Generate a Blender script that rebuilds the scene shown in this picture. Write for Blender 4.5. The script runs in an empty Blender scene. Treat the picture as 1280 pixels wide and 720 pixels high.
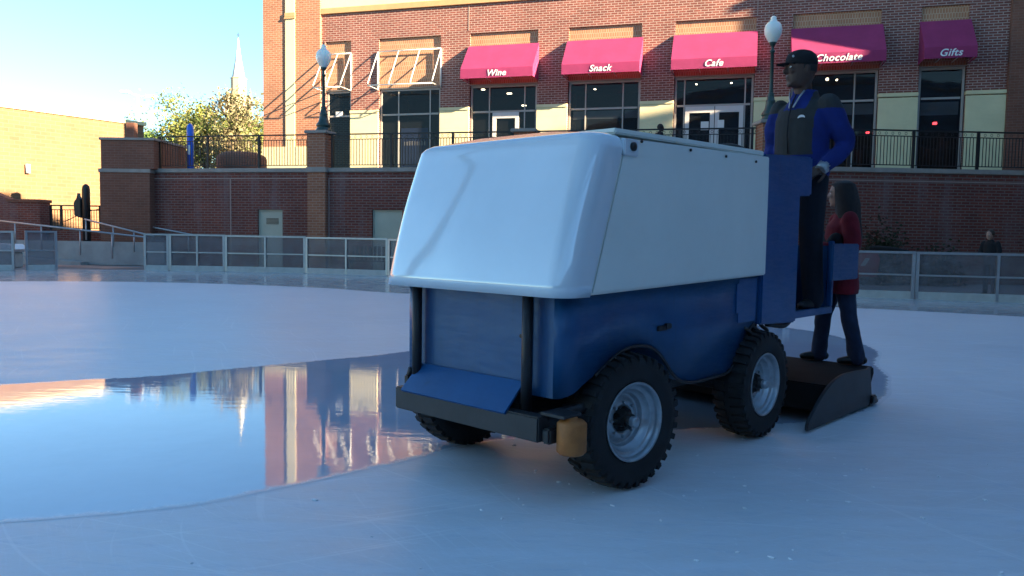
import bpy, bmesh, math, random
from mathutils import Vector, Matrix, noise
random.seed(7)
S = bpy.context.scene
COL = S.collection
R = math.radians

# ------------------------------------------------------------------ camera
cam_d = bpy.data.cameras.new('camera')
cam = bpy.data.objects.new('camera', cam_d); COL.objects.link(cam)
PITCH = math.atan(65/980); ROLL = 0.0155
F = Vector((0, math.cos(PITCH), -math.sin(PITCH))); R0 = Vector((1, 0, 0)); U0 = R0.cross(F)
RR = math.cos(ROLL)*R0 + math.sin(ROLL)*U0; UU = RR.cross(F)
M = Matrix((RR, UU, -F)).transposed().to_4x4(); M.translation = (0, 0, 1.4)
cam.matrix_world = M
cam_d.sensor_width = 36; cam_d.lens = 980/1280*36; cam_d.clip_start = .05; cam_d.clip_end = 3000
S.camera = cam

# ------------------------------------------------------------------ sky, sun, exposure
SUN_TO = Vector((3.52, -2.05, 1.27)).normalized()
EL = math.asin(SUN_TO.z); AZ = math.atan2(SUN_TO.x, SUN_TO.y)
w = bpy.data.worlds.new('World'); S.world = w; w.use_nodes = True
nt = w.node_tree; nt.nodes.clear()
wo = nt.nodes.new('ShaderNodeOutputWorld'); wb = nt.nodes.new('ShaderNodeBackground')
sk = nt.nodes.new('ShaderNodeTexSky'); sk.sky_type = 'NISHITA'; sk.sun_disc = False
sk.sun_elevation = EL; sk.sun_rotation = AZ; sk.air_density = 1.0; sk.dust_density = 0; sk.ozone_density = 2.0
tint = nt.nodes.new('ShaderNodeMix'); tint.data_type = 'RGBA'; tint.blend_type = 'MULTIPLY'; tint.inputs[0].default_value = 1; tint.inputs[7].default_value = (.78, 1.0, 1.08, 1)
nt.links.new(sk.outputs[0], tint.inputs[6]); nt.links.new(tint.outputs[2], wb.inputs[0]); wb.inputs[1].default_value = 0.05
nt.links.new(wb.outputs[0], wo.inputs[0])
sd = bpy.data.lights.new('sun', 'SUN'); sd.energy = 5.0; sd.angle = R(.5); sd.color = (1, .80, .54)
so = bpy.data.objects.new('sun', sd); COL.objects.link(so)
so.rotation_euler = SUN_TO.to_track_quat('Z', 'Y').to_euler(); so.location = (30, -20, 40)
S.view_settings.view_transform = 'Standard'; S.view_settings.look = 'None'
S.view_settings.exposure = 2.75; S.view_settings.gamma = 1
S.view_settings.use_curve_mapping = False

# ------------------------------------------------------------------ material helpers
class N:
    def __init__(s, name):
        s.m = bpy.data.materials.new(name); s.m.use_nodes = True
        s.t = s.m.node_tree; s.b = s.t.nodes['Principled BSDF']; s.out = s.t.nodes['Material Output']
    def n(s, kind, **kw):
        x = s.t.nodes.new(kind)
        for k, v in kw.items():
            if k in x.inputs.keys(): x.inputs[k].default_value = v
            else: setattr(x, k, v)
        return x
    def l(s, a, b): s.t.links.new(a, b)
    def coords(s, which='Object', scale=(1, 1, 1)):
        tc = s.n('ShaderNodeTexCoord'); mp = s.n('ShaderNodeMapping'); mp.inputs['Scale'].default_value = scale
        s.l(tc.outputs[which], mp.inputs[0]); return mp.outputs[0]
    def noise(s, vec, scale, detail=4, rough=.55):
        x = s.n('ShaderNodeTexNoise'); x.inputs['Scale'].default_value = scale; x.inputs['Detail'].default_value = detail
        x.inputs['Roughness'].default_value = rough; s.l(vec, x.inputs['Vector']); return x.outputs['Fac']
    def ramp(s, fac, stops):
        r = s.n('ShaderNodeValToRGB'); e = r.color_ramp.elements
        while len(e) < len(stops): e.new(.5)
        for el, (p, c) in zip(e, stops): el.position = p; el.color = (c, c, c, 1) if not hasattr(c, '__len__') else (*c, 1)
        s.l(fac, r.inputs[0]); return r.outputs[0]
    def mix(s, fac, a, b, mode='MIX'):
        x = s.n('ShaderNodeMix', data_type='RGBA', blend_type=mode)
        if hasattr(fac, 'is_output'): s.l(fac, x.inputs[0])
        else: x.inputs[0].default_value = fac
        for v, i in ((a, 6), (b, 7)):
            if hasattr(v, 'is_output'): s.l(v, x.inputs[i])
            else: x.inputs[i].default_value = (*v, 1)
        return x.outputs[2]
    def bump(s, h, strength=.3, dist=.01):
        x = s.n('ShaderNodeBump'); x.inputs['Strength'].default_value = strength; x.inputs['Distance'].default_value = dist
        s.l(h, x.inputs['Height']); s.l(x.outputs[0], s.b.inputs['Normal']); return x

def plain(name, col, rough=.6, metal=0, var=.12, vscale=3, bump=0, coat=0, spec=.5, coords='Object', fine=0):
    k = N(name); v = k.coords(coords)
    f = k.ramp(k.noise(v, vscale, 6, .65), [(.3, 1-var), (.7, 1+var*.6)])
    c = k.mix(1.0, col, f, 'MULTIPLY'); k.l(c, k.b.inputs['Base Color'])
    k.b.inputs['Roughness'].default_value = rough; k.b.inputs['Metallic'].default_value = metal
    k.b.inputs['Coat Weight'].default_value = coat; k.b.inputs['Specular IOR Level'].default_value = spec
    if bump: k.bump(k.noise(v, fine or vscale*12, 4), bump, .01)
    return k.m

def brick(name, c1, c2, mortar, bw=.3, rh=.1, ms=.016, stains=None, stain_col=(.35, .3, .3), bump=.5):
    k = N(name); v = k.coords('UV')
    b = k.n('ShaderNodeTexBrick'); k.l(v, b.inputs['Vector'])
    b.inputs['Scale'].default_value = 1; b.inputs['Brick Width'].default_value = bw; b.inputs['Row Height'].default_value = rh
    b.inputs['Mortar Size'].default_value = ms; b.inputs['Mortar Smooth'].default_value = .15; b.inputs['Bias'].default_value = -.1
    b.inputs['Color1'].default_value = (*c1, 1); b.inputs['Color2'].default_value = (*c2, 1); b.inputs['Mortar'].default_value = (*mortar, 1)
    f = k.ramp(k.noise(v, .7, 6, .6), [(.25, .75), (.75, 1.15)])
    c = k.mix(1.0, b.outputs['Color'], f, 'MULTIPLY')
    if stains:
        vv = k.coords('UV', (1.3, .16, 1))
        s = k.ramp(k.noise(vv, 1.1, 5, .6), [(.5, 0.0), (.68, stains)])
        c = k.mix(s, c, stain_col)
    k.l(c, k.b.inputs['Base Color']); k.b.inputs['Roughness'].default_value = .85
    h = k.n('ShaderNodeMath', operation='MULTIPLY'); h.inputs[1].default_value = -1; k.l(b.outputs['Fac'], h.inputs[0])
    k.bump(h.outputs[0], bump, .012)
    return k.m

M_ = {}
M_['brick_red'] = brick('red_brick', (.23, .068, .047), (.15, .040, .030), (.40, .29, .24))
M_['brick_orange'] = brick('orange_brick', (.37, .155, .08), (.31, .115, .06), (.43, .28, .19))
M_['brick_soldier'] = brick('panel_brick', (.43, .20, .105), (.37, .155, .08), (.50, .34, .22), bw=.1, rh=.2, ms=.012)
M_['brick_low'] = brick('terrace_brick', (.20, .048, .030), (.13, .030, .022), (.20, .13, .11), stains=.5, stain_col=(.20, .155, .155))
M_['brick_brown'] = brick('brown_brick', (.22, .085, .05), (.18, .068, .04), (.22, .12, .085), ms=.01)
M_['brick_pier'] = brick('pier_brick', (.36, .14, .07), (.29, .10, .05), (.38, .24, .17), ms=.012)
M_['brick_tan'] = brick('tan_brick', (.205, .112, .055), (.18, .095, .046), (.23, .145, .08), bw=.5, rh=.2, ms=.02)
M_['brick_dull'] = brick('shade_block_brick', (.22, .10, .07), (.17, .075, .05), (.28, .22, .18))  # for the unseen blocks added to cast shade
M_['cream'] = plain('cream_stone', (.70, .62, .36), .8, var=.08, vscale=1.2, bump=.15)
M_['trim'] = plain('tan_trim', (.50, .30, .14), .8, var=.1)
M_['coping'] = plain('grey_coping', (.33, .29, .25), .85, var=.22, vscale=2, bump=.2)
M_['concrete'] = plain('concrete', (.36, .36, .34), .85, var=.2, vscale=1.6, bump=.25)
M_['plaza'] = plain('plaza_paving', (.26, .25, .24), .85, var=.25, vscale=.7, bump=.2)
M_['salmon'] = brick('painted_sun_brick', (.55, .30, .22), (.48, .25, .18), (.4, .3, .25), bw=.2, rh=.1)  # salmon tone stands in for sun on the ground strip
M_['frame_win'] = plain('window_frame_metal', (.36, .33, .29), .5, var=.06)
M_['frame_white'] = plain('white_door_frame', (.55, .53, .50), .5, var=.05)
M_['dark_iron'] = plain('black_iron', (.012, .011, .012), .5, var=.2)
M_['lamp_green'] = plain('dark_green_cast_iron', (.015, .045, .038), .38, var=.2, vscale=8)
M_['white_tube'] = plain('white_tube', (.72, .70, .64), .45, var=.08)
M_['alu'] = plain('brushed_aluminium', (.40, .41, .42), .42, .75, var=.12, vscale=9)
M_['rail_grey'] = plain('galvanised_rail', (.42, .42, .42), .45, .6, var=.15, vscale=9)
M_['kick'] = plain('white_kickplate', (.46, .47, .44), .5, var=.15, vscale=5)
M_['awning'] = plain('magenta_canvas', (.54, .070, .215), .8, var=.12, vscale=1.4, bump=.1)
M_['letter'] = plain('white_lettering', (.78, .76, .76), .6, var=.02)
def enamel(name, col, rough):
    k = N(name); v = k.coords('Object')
    c = k.mix(1.0, col, k.ramp(k.noise(v, 2.2, 6, .65), [(.3, .82), (.7, 1.12)]), 'MULTIPLY')
    s1 = k.noise(k.coords('Object', (1.2, 1, 7)), 6, 8, .8); c = k.mix(k.ramp(s1, [(.60, 0.0), (.74, .35)]), c, (.06, .10, .15))
    s2 = k.noise(k.coords('Object', (6, 6, .6)), 3, 6, .75); c = k.mix(k.ramp(s2, [(.58, 0.0), (.75, .30)]), c, (.02, .028, .04))
    k.l(c, k.b.inputs['Base Color']); k.l(k.ramp(s1, [(.35, rough*.8), (.7, rough*1.5)]), k.b.inputs['Roughness']); k.b.inputs['Coat Weight'].default_value = .12
    k.bump(k.noise(v, 3.0, 3, .5), .18, .01); return k.m
M_['zblue'] = enamel('blue_enamel', (.008, .075, .19), .40)
M_['zblue2'] = enamel('bright_blue_enamel', (.006, .078, .22), .36)
M_['matt_black'] = plain('matt_black_steel', (.010, .010, .011), .85, var=.3, vscale=6, spec=.15)
M_['black_steel'] = plain('black_steel', (.012, .012, .014), .45, var=.3, vscale=6)
M_['scuffed'] = plain('scuffed_dark_steel', (.028, .030, .034), .5, var=.35, vscale=5, bump=.1)
M_['rim'] = plain('silver_wheel_paint', (.36, .40, .43), .3, .5, var=.25, vscale=14)
M_['hub'] = plain('greasy_hub', (.03, .028, .026), .45, .3, var=.4, vscale=20)
M_['roller'] = plain('orange_brown_roller', (.42, .14, .03), .6, var=.25, vscale=12, bump=.15)
M_['cable'] = plain('black_hose', (.01, .01, .01), .4)
M_['red_coat'] = plain('red_coat_cloth', (.17, .003, .012), .9, var=.25, vscale=8, bump=.3)
M_['red_bright'] = plain('red_hung_cloth', (.45, .008, .03), .9, var=.2)
M_['jeans'] = plain('dark_denim', (.014, .024, .055), .95, var=.35, vscale=10, bump=.3)
M_['navy_trousers'] = plain('navy_trousers', (.008, .010, .018), .95, var=.3, vscale=10, bump=.3)
M_['jacket_blue'] = plain('royal_blue_fleece', (.005, .018, .15), .95, var=.22, vscale=9, bump=.4)
M_['vest_grey'] = plain('charcoal_panel', (.030, .030, .030), .9, var=.25, vscale=9, bump=.3)
M_['skin_dark'] = plain('dark_skin', (.075, .035, .022), .55, var=.15, vscale=20)
M_['skin_light'] = plain('light_skin', (.34, .20, .145), .55, var=.1, vscale=20)
M_['black_cloth'] = plain('black_cloth', (.008, .008, .010), .9, var=.3, vscale=12, bump=.2)
M_['hair_dark'] = plain('dark_hair', (.020, .014, .012), .7, var=.4, vscale=30, bump=.6)
M_['hair_brown'] = plain('brown_hair', (.05, .03, .018), .7, var=.4, vscale=30, bump=.6)
M_['glove_red'] = plain('dark_red_glove', (.06, .008, .012), .85, var=.2)
M_['shoe'] = plain('black_shoe', (.008, .008, .009), .5, var=.2)
M_['bark'] = plain('bark', (.09, .06, .04), .9, var=.3, vscale=6, bump=.5)
M_['stucco'] = plain('steeple_stone', (.42, .34, .22), .85, var=.12, vscale=.6)
M_['spire'] = plain('pale_spire', (.45, .45, .42), .6, var=.1, vscale=.5)
M_['light_white'] = plain('white_pole_paint', (.78, .78, .76), .4, var=.05)
M_['kiosk'] = plain('blue_post_paint', (.012, .12, .62), .35, var=.1)
M_['paper'] = plain('white_paper', (.66, .66, .62), .7, var=.05)
M_['blind'] = plain('pale_roller_blind', (.35, .40, .43), .8, var=.08)
M_['beige_door'] = plain('pale_green_door', (.46, .46, .36), .6, var=.08, vscale=1.5)
M_['vent'] = plain('dark_louvre', (.16, .15, .12), .6, var=.1)
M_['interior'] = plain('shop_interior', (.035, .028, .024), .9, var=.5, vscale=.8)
M_['poster_blue'] = plain('blue_poster', (.045, .10, .30), .6, var=.15)
M_['wood'] = plain('warm_shelf', (.10, .065, .035), .8, var=.3)
M_['dark_tile'] = plain('dark_roofing', (.05, .05, .05), .8, var=.3)

def emit(name, col, st):
    k = N(name); k.b.inputs['Emission Color'].default_value = (*col, 1); k.b.inputs['Emission Strength'].default_value = st
    k.b.inputs['Base Color'].default_value = (*col, 1); return k.m
M_['lamp_warm'] = emit('ceiling_light_glow', (1, .85, .6), 2.2)
M_['lamp_red'] = emit('red_sign_glow', (1, .06, .08), 1.6)

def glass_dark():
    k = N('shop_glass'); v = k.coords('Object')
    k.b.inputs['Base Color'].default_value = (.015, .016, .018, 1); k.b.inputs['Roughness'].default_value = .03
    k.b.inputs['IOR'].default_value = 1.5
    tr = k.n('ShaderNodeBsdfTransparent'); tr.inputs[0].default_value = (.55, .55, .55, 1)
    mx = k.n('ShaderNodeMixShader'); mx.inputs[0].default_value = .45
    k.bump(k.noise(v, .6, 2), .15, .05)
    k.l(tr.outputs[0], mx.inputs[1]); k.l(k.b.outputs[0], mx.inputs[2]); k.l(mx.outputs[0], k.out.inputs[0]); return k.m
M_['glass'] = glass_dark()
def canopy_mat():
    k = N('translucent_roof_fabric'); k.b.inputs['Base Color'].default_value = (.8, .82, .84, 1); k.b.inputs['Roughness'].default_value = .6
    tl = k.n('ShaderNodeBsdfTranslucent'); tl.inputs[0].default_value = (.80, .88, .95, 1); mx = k.n('ShaderNodeMixShader'); mx.inputs[0].default_value = .72
    k.l(k.b.outputs[0], mx.inputs[1]); k.l(tl.outputs[0], mx.inputs[2]); k.l(mx.outputs[0], k.out.inputs[0]); return k.m
M_['canopy'] = canopy_mat()

def pane_mat():
    k = N('scratched_acrylic'); v = k.coords('Object', (1, 1, 1))
    f = k.noise(v, 2.5, 6, .7)
    c = k.ramp(f, [(.3, (.20, .19, .20)), (.7, (.34, .33, .34))]); k.l(c, k.b.inputs['Base Color'])
    k.b.inputs['Roughness'].default_value = .25
    tr = k.n('ShaderNodeBsdfTransparent'); tr.inputs[0].default_value = (.8, .8, .82, 1)
    mx = k.n('ShaderNodeMixShader'); fr = k.ramp(f, [(.3, .22), (.75, .42)]); k.l(fr, mx.inputs[0])
    k.l(tr.outputs[0], mx.inputs[1]); k.l(k.b.outputs[0], mx.inputs[2]); k.l(mx.outputs[0], k.out.inputs[0]); return k.m
M_['pane'] = pane_mat()

def hood_mat():
    k = N('white_gelcoat'); v = k.coords('Object')
    f = k.ramp(k.noise(v, 2.0, 5, .6), [(.3, .94), (.7, 1.02)])
    k.l(k.mix(1.0, (.74, .80, .83), f, 'MULTIPLY'), k.b.inputs['Base Color'])
    k.b.inputs['Roughness'].default_value = .14; k.b.inputs['Coat Weight'].default_value = 1; k.b.inputs['Coat Roughness'].default_value = .05; k.b.inputs['Coat IOR'].default_value = 1.9
    bm_ = k.bump(k.noise(v, 1.5, 1, .3), .38, .05); k.l(bm_.outputs[0], k.b.inputs['Coat Normal']); return k.m
M_['hood'] = hood_mat()
M_['side_panel'] = plain('off_white_panel', (.80, .80, .73), .45, var=.06, vscale=1.5, coat=.15)

def globe_mat():
    k = N('opal_globe'); k.b.inputs['Base Color'].default_value = (.86, .84, .76, 1); k.b.inputs['Roughness'].default_value = .25
    k.b.inputs['Subsurface Weight'].default_value = .3; return k.m
M_['globe'] = globe_mat()

ICE_C = (.57, .63, .68)
def ice_mat():
    k = N('rink_ice'); v = k.coords('Object'); vs = k.coords('Object', (.35, 1.6, 1))
    n1 = k.noise(v, .35, 6, .6); n2 = k.noise(vs, 3.2, 8, .75); n3 = k.noise(v, 26, 5, .8)
    c = k.ramp(n1, [(.3, (.58, .63, .67)), (.7, (.68, .71, .73))])
    c = k.mix(k.ramp(n2, [(.44, 0.0), (.62, .55)]), c, (.70, .76, .82))
    for sc_, rot, st in (((.5, 2.2, 1), .15, .40), ((.22, 5.5, 1), -.35, .35), ((.2, 7, 1), 1.0, .3)):
        tc = k.n('ShaderNodeTexCoord'); m1 = k.n('ShaderNodeMapping'); m1.inputs['Rotation'].default_value = (0, 0, rot); m2 = k.n('ShaderNodeMapping'); m2.inputs['Scale'].default_value = sc_
        k.l(tc.outputs['Object'], m1.inputs[0]); k.l(m1.outputs[0], m2.inputs[0])
        n4 = k.noise(m2.outputs[0], 8, 7, .8); c = k.mix(k.ramp(n4, [(.53, 0.0), (.64, st)]), c, (.46, .55, .64) if rot == .15 else (.72, .78, .85))
    fl = k.ramp(n3, [(.60, 0.0), (.68, .6)]); c = k.mix(fl, c, (.82, .86, .89))
    for rot, sy, off in ((.25, 26, 0), (-.5, 22, 3.1), (1.15, 24, 7.7), (.7, 30, 12)):      # skate cuts: long thin stretched noise peaks
        tc = k.n('ShaderNodeTexCoord'); m1 = k.n('ShaderNodeMapping'); m1.inputs['Rotation'].default_value = (0, 0, rot); m1.inputs['Location'].default_value = (off, off, 0)
        wn = k.n('ShaderNodeTexNoise'); wn.inputs['Scale'].default_value = .35; wn.inputs['Detail'].default_value = 1; k.l(tc.outputs['Object'], wn.inputs['Vector'])
        ad = k.n('ShaderNodeVectorMath', operation='ADD'); k.l(tc.outputs['Object'], ad.inputs[0]); k.l(wn.outputs['Color'], ad.inputs[1]); k.l(ad.outputs[0], m1.inputs[0])
        m2 = k.n('ShaderNodeMapping'); m2.inputs['Scale'].default_value = (.55, sy, 1); k.l(m1.outputs[0], m2.inputs[0])
        c = k.mix(k.ramp(k.noise(m2.outputs[0], 1.0, 2, .5), [(.66, 0.0), (.71, .28)]), c, (.84, .88, .9))
    k.l(c, k.b.inputs['Base Color'])
    k.l(k.ramp(n2, [(.3, .30), (.7, .52)]), k.b.inputs['Roughness']); k.b.inputs['IOR'].default_value = 1.31
    k.bump(n3, .2, .004); return k.m
M_['ice'] = ice_mat()

def wet_mat(name, base, rough=.03):
    k = N(name); v = k.coords('Object', (.7, 2.6, 1)); v0 = k.coords('Object')
    at = k.n('ShaderNodeAttribute', attribute_name='cover'); ed = k.noise(v0, 9, 5, .7)
    ad = k.n('ShaderNodeMath', operation='ADD'); k.l(at.outputs['Fac'], ad.inputs[0]); k.l(ed, ad.inputs[1])
    fac = k.ramp(ad.outputs[0], [(.62, 0.0), (.98, 1.0)])
    n1 = k.noise(v0, .9, 5, .6)
    c = k.ramp(n1, [(.3, tuple(x*.85 for x in base)), (.7, base)])
    k.l(k.mix(fac, ICE_C, c), k.b.inputs['Base Color'])
    n0 = k.noise(v, 2.2, 4, .6); r = k.ramp(n0, [(.35, rough*.6), (.8, rough*2.2)])
    k.l(k.mix(fac, (.42, .42, .42), r), k.b.inputs['Roughness']); k.b.inputs['IOR'].default_value = 1.5
    k.bump(k.noise(v, 5.0, 3, .5), .05, .012); return k.m
M_['wet'] = wet_mat('wet_ice_film', (.38, .46, .58))
M_['wet2'] = wet_mat('wet_rim_film', (.44, .48, .50), .14)

def leaf_mat(name, c1, c2, c3):
    k = N(name); g = k.n('ShaderNodeObjectInfo'); v = k.coords('Object')
    n = k.n('ShaderNodeTexWhiteNoise', noise_dimensions='3D'); sn = k.n('ShaderNodeVectorMath', operation='SNAP'); sn.inputs[1].default_value = (.5, .5, .5)
    k.l(v, sn.inputs[0]); k.l(sn.outputs[0], n.inputs['Vector'])
    c = k.ramp(n.outputs['Value'], [(0, c1), (.5, c2), (1, c3)]); k.l(c, k.b.inputs['Base Color'])
    k.b.inputs['Roughness'].default_value = .7
    tl = k.n('ShaderNodeBsdfTranslucent'); k.l(c, tl.inputs[0]); mx = k.n('ShaderNodeMixShader'); mx.inputs[0].default_value = .35
    k.l(k.b.outputs[0], mx.inputs[1]); k.l(tl.outputs[0], mx.inputs[2]); k.l(mx.outputs[0], k.out.inputs[0]); return k.m
M_['leaf_y'] = leaf_mat('yellowing_leaves', (.26, .28, .06), (.16, .22, .05), (.33, .27, .09))
M_['leaf_g'] = leaf_mat('green_leaves', (.10, .19, .04), (.15, .23, .05), (.07, .14, .03))
M_['leaf_b'] = leaf_mat('brown_tinged_leaves', (.27, .21, .12), (.23, .23, .10), (.20, .14, .09))
M_['leaf_d'] = leaf_mat('dark_hedge_leaves', (.03, .035, .015), (.045, .05, .02), (.06, .03, .02))

# ------------------------------------------------------------------ mesh helpers
def BM(): return bmesh.new()
def box(bm, x0, x1, y0, y1, z0, z1, bev=0):
    b2 = bmesh.new()
    vs = [b2.verts.new(p) for p in ((x0,y0,z0),(x1,y0,z0),(x1,y1,z0),(x0,y1,z0),(x0,y0,z1),(x1,y0,z1),(x1,y1,z1),(x0,y1,z1))]
    for f in ((0,3,2,1),(4,5,6,7),(0,1,5,4),(1,2,6,5),(2,3,7,6),(3,0,4,7)): b2.faces.new([vs[i] for i in f])
    if bev: bmesh.ops.bevel(b2, geom=list(b2.edges), offset=bev, segments=2, affect='EDGES')
    merge(bm, b2)
def merge(bm, b2, mat=None):
    if mat is not None: bmesh.ops.transform(b2, matrix=mat, verts=b2.verts)
    mp = {v: bm.verts.new(v.co) for v in b2.verts}
    for f in b2.faces:
        try:
            nf = bm.faces.new([mp[v] for v in f.verts]); nf.smooth = f.smooth
        except ValueError: pass
    b2.free()
def tube(bm, pts, r, seg=10, cap=True, smooth=True):
    pts = [Vector(p) for p in pts]; rings = []
    rs = r if hasattr(r, '__len__') else [r]*len(pts)
    up = None
    for i, p in enumerate(pts):
        d = (pts[min(i+1, len(pts)-1)] - pts[max(i-1, 0)]).normalized()
        if up is None: up = Vector((0, 0, 1)) if abs(d.z) < .9 else Vector((1, 0, 0))
        a = d.cross(up).normalized(); b = a.cross(d).normalized(); up = b
        rings.append([bm.verts.new(p + rs[i]*(math.cos(2*math.pi*k/seg)*a + math.sin(2*math.pi*k/seg)*b)) for k in range(seg)])
    for i in range(len(rings)-1):
        for k in range(seg):
            f = bm.faces.new((rings[i][k], rings[i][(k+1) % seg], rings[i+1][(k+1) % seg], rings[i+1][k])); f.smooth = smooth
    if cap: bm.faces.new(rings[0][::-1]); bm.faces.new(rings[-1])
def lathe(bm, prof, seg=24, M0=None, smooth=True):
    b2 = bmesh.new(); rings = []
    for r, z in prof:
        rings.append([b2.verts.new((r*math.cos(2*math.pi*k/seg), r*math.sin(2*math.pi*k/seg), z)) for k in range(seg)] if r > 1e-5 else [b2.verts.new((0, 0, z))])
    for i in range(len(rings)-1):
        A, B = rings[i], rings[i+1]
        for k in range(seg):
            q = [A[k % len(A)], A[(k+1) % len(A)], B[(k+1) % len(B)], B[k % len(B)]]
            u = []
            for v in q:
                if v not in u: u.append(v)
            if len(u) > 2:
                f = b2.faces.new(u); f.smooth = smooth
    merge(bm, b2, M0)
def prism(bm, poly, y0, y1, bev=0):
    """poly = list of (x,z), extruded along y"""
    b2 = bmesh.new()
    a = [b2.verts.new((x, y0, z)) for x, z in poly]; b = [b2.verts.new((x, y1, z)) for x, z in poly]
    b2.faces.new(a); b2.faces.new(b[::-1]); n = len(poly)
    for i in range(n): b2.faces.new((a[i], b[i], b[(i+1) % n], a[(i+1) % n]))
    bmesh.ops.recalc_face_normals(b2, faces=b2.faces)
    if bev: bmesh.ops.bevel(b2, geom=list(b2.edges), offset=bev, segments=2, affect='EDGES')
    merge(bm, b2)
def sphere(bm, c, r, seg=12, sc=(1, 1, 1)):
    b2 = bmesh.new(); bmesh.ops.create_uvsphere(b2, u_segments=seg, v_segments=seg*2//3+2, radius=r)
    for f in b2.faces: f.smooth = True
    merge(bm, b2, Matrix.Translation(c) @ Matrix.Diagonal((*sc, 1)))

def obj(name, bm, mat, parent=None, label=None, cat=None, group=None, kind=None, recalc=True):
    if recalc: bmesh.ops.recalc_face_normals(bm, faces=bm.faces)
    bm.normal_update()
    uv = bm.loops.layers.uv.new('UVMap')
    for f in bm.faces:
        n = f.normal; ax = max(range(3), key=lambda i: abs(n[i]))
        for l in f.loops:
            c = l.vert.co
            l[uv].uv = (c.y, c.z) if ax == 0 else ((c.x, c.z) if ax == 1 else (c.x, c.y))
    me = bpy.data.meshes.new(name); bm.to_mesh(me); bm.free()
    me.materials.append(M_[mat] if isinstance(mat, str) else mat)
    o = bpy.data.objects.new(name, me); COL.objects.link(o)
    if parent: o.parent = parent
    tag(o, label, cat, group, kind); return o
def tag(o, label=None, cat=None, group=None, kind=None):
    for k, v in (('label', label), ('category', cat), ('group', group), ('kind', kind)):
        if v: o[k] = v
    return o
def thing(name, loc, rz, label, cat, group=None):
    o = bpy.data.objects.new(name, None); o.empty_display_size = .2; COL.objects.link(o)
    o.location = loc; o.rotation_euler = (0, 0, rz); return tag(o, label, cat, group)
def copy_thing(src, loc, rz, label, scale=None):
    c = src.copy(); COL.objects.link(c); c.location = loc; c.rotation_euler = (0, 0, rz); c['label'] = label
    if scale: c.scale = scale
    for ch in src.children:
        d = ch.copy(); COL.objects.link(d); d.parent = c
        for g in ch.children:
            e = g.copy(); COL.objects.link(e); e.parent = d
    return c
def text_mesh(name, s, size, mat, parent, loc, rot, extrude=.006, shear=0, bold=0, label=None):
    cu = bpy.data.curves.new(name, 'FONT'); cu.body = s; cu.size = size; cu.align_x = 'CENTER'; cu.align_y = 'CENTER'
    cu.extrude = extrude; cu.shear = shear; cu.offset = bold; cu.space_character = 1.08
    t = bpy.data.objects.new(name, cu); COL.objects.link(t)
    dg = bpy.context.evaluated_depsgraph_get(); me = bpy.data.meshes.new_from_object(t.evaluated_get(dg))
    bpy.data.objects.remove(t); o = bpy.data.objects.new(name, me); me.materials.clear(); me.materials.append(M_[mat]); COL.objects.link(o)
    o.parent = parent; o.location = loc; o.rotation_euler = rot; tag(o, label); return o

# ------------------------------------------------------------------ ground, ice
def sheet(name, pts, z, mat, kind='structure'):
    bm = BM(); bm.faces.new([bm.verts.new((x, y, z)) for x, y in pts]); o = obj(name, bm, mat, kind=kind); return o
sheet('ground', [(-900, -900), (900, -900), (900, 900), (-900, 900)], -.012, 'plaza')

# rink edge (board base line), left to right
EDGE = [(-17.6, 25.8), (-16.35, 26.25), (-15.75, 26.95), (-12.85, 27.35), (-12.0, 27.42), (-10.05, 27.45), (-7.15, 27.15), (-4.15, 26.2), (-1.3, 24.7), (1.45, 23.05), (4.2, 21.45), (7.1, 20.15), (9.9, 19.25), (13.3, 18.2), (16.6, 16.9)]
ice_pts = EDGE + [(18.5, 13), (19, 0), (17, -12), (0, -18), (-20, -12), (-26, 4), (-24, 18)]
sheet('ice', ice_pts, 0.0, 'ice')
def catmull(P, n=10, closed=False):
    out = []; L = len(P)
    for i in range(L if closed else L-1):
        g = lambda j: P[j % L] if closed else P[max(0, min(L-1, j))]
        p0, p1, p2, p3 = g(i-1), g(i), g(i+1), g(i+2)
        for k in range(n):
            t = k/n
            out.append(tuple(.5*((2*p1[a]) + (-p0[a]+p2[a])*t + (2*p0[a]-5*p1[a]+4*p2[a]-p3[a])*t*t + (-p0[a]+3*p1[a]-3*p2[a]+p3[a])*t**3) for a in range(len(p1))))
    if not closed: out.append(tuple(P[-1]))
    return out
def soft_sheet(name, pts, z, mat, wd):
    bm = BM(); f = bm.faces.new([bm.verts.new((x, y, z)) for x, y in pts]); f.normal_update()
    if f.normal.z < 0: bmesh.ops.reverse_faces(bm, faces=[f])
    outer = list(bm.verts)
    res = bmesh.ops.inset_region(bm, faces=list(bm.faces), thickness=wd, use_even_offset=False, use_boundary=True)
    lay = bm.verts.layers.float.new('cover')
    bm.verts.ensure_lookup_table()
    for v in bm.verts: v[lay] = 1.0
    for e in bm.edges:
        if e.is_boundary:
            for v in e.verts: v[lay] = 0.0
    return obj(name, bm, mat, kind='structure', recalc=False)
def rough_edge(P, amp):
    return [(x + amp*(noise.noise((x*2.3, y*2.3, 0)) + .4*noise.noise((x*9, y*9, 5))), y + amp*(noise.noise((x*2.3, y*2.3, 9)) + .4*noise.noise((x*9, y*9, 3)))) for x, y in P]
wet = [(-8.5, 2.2), (-5.2, 2.75), (-3.3, 3.35), (-2.41, 3.63), (-1.75, 3.85), (-1.42, 4.06), (-1.07, 4.37), (-.67, 4.72), (-.3, 5.1), (.4, 5.5), (1.5, 5.7), (2.6, 6.1), (3.35, 6.9), (3.96, 8.1), (4.22, 8.92), (4.70, 9.9), (4.85, 11.0), (4.6, 12.3), (3.6, 13.0), (2.2, 12.7), (.6, 11.5), (-1.2, 9.42), (-2.1, 8.6), (-2.8, 8.05), (-3.42, 7.57), (-4.03, 7.26), (-4.6, 6.98), (-6.6, 6.1), (-9.5, 5.2)]
soft_sheet('wet_ice_track', rough_edge(catmull(wet, 14, True), .016), .0012, 'wet', .16)
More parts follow.
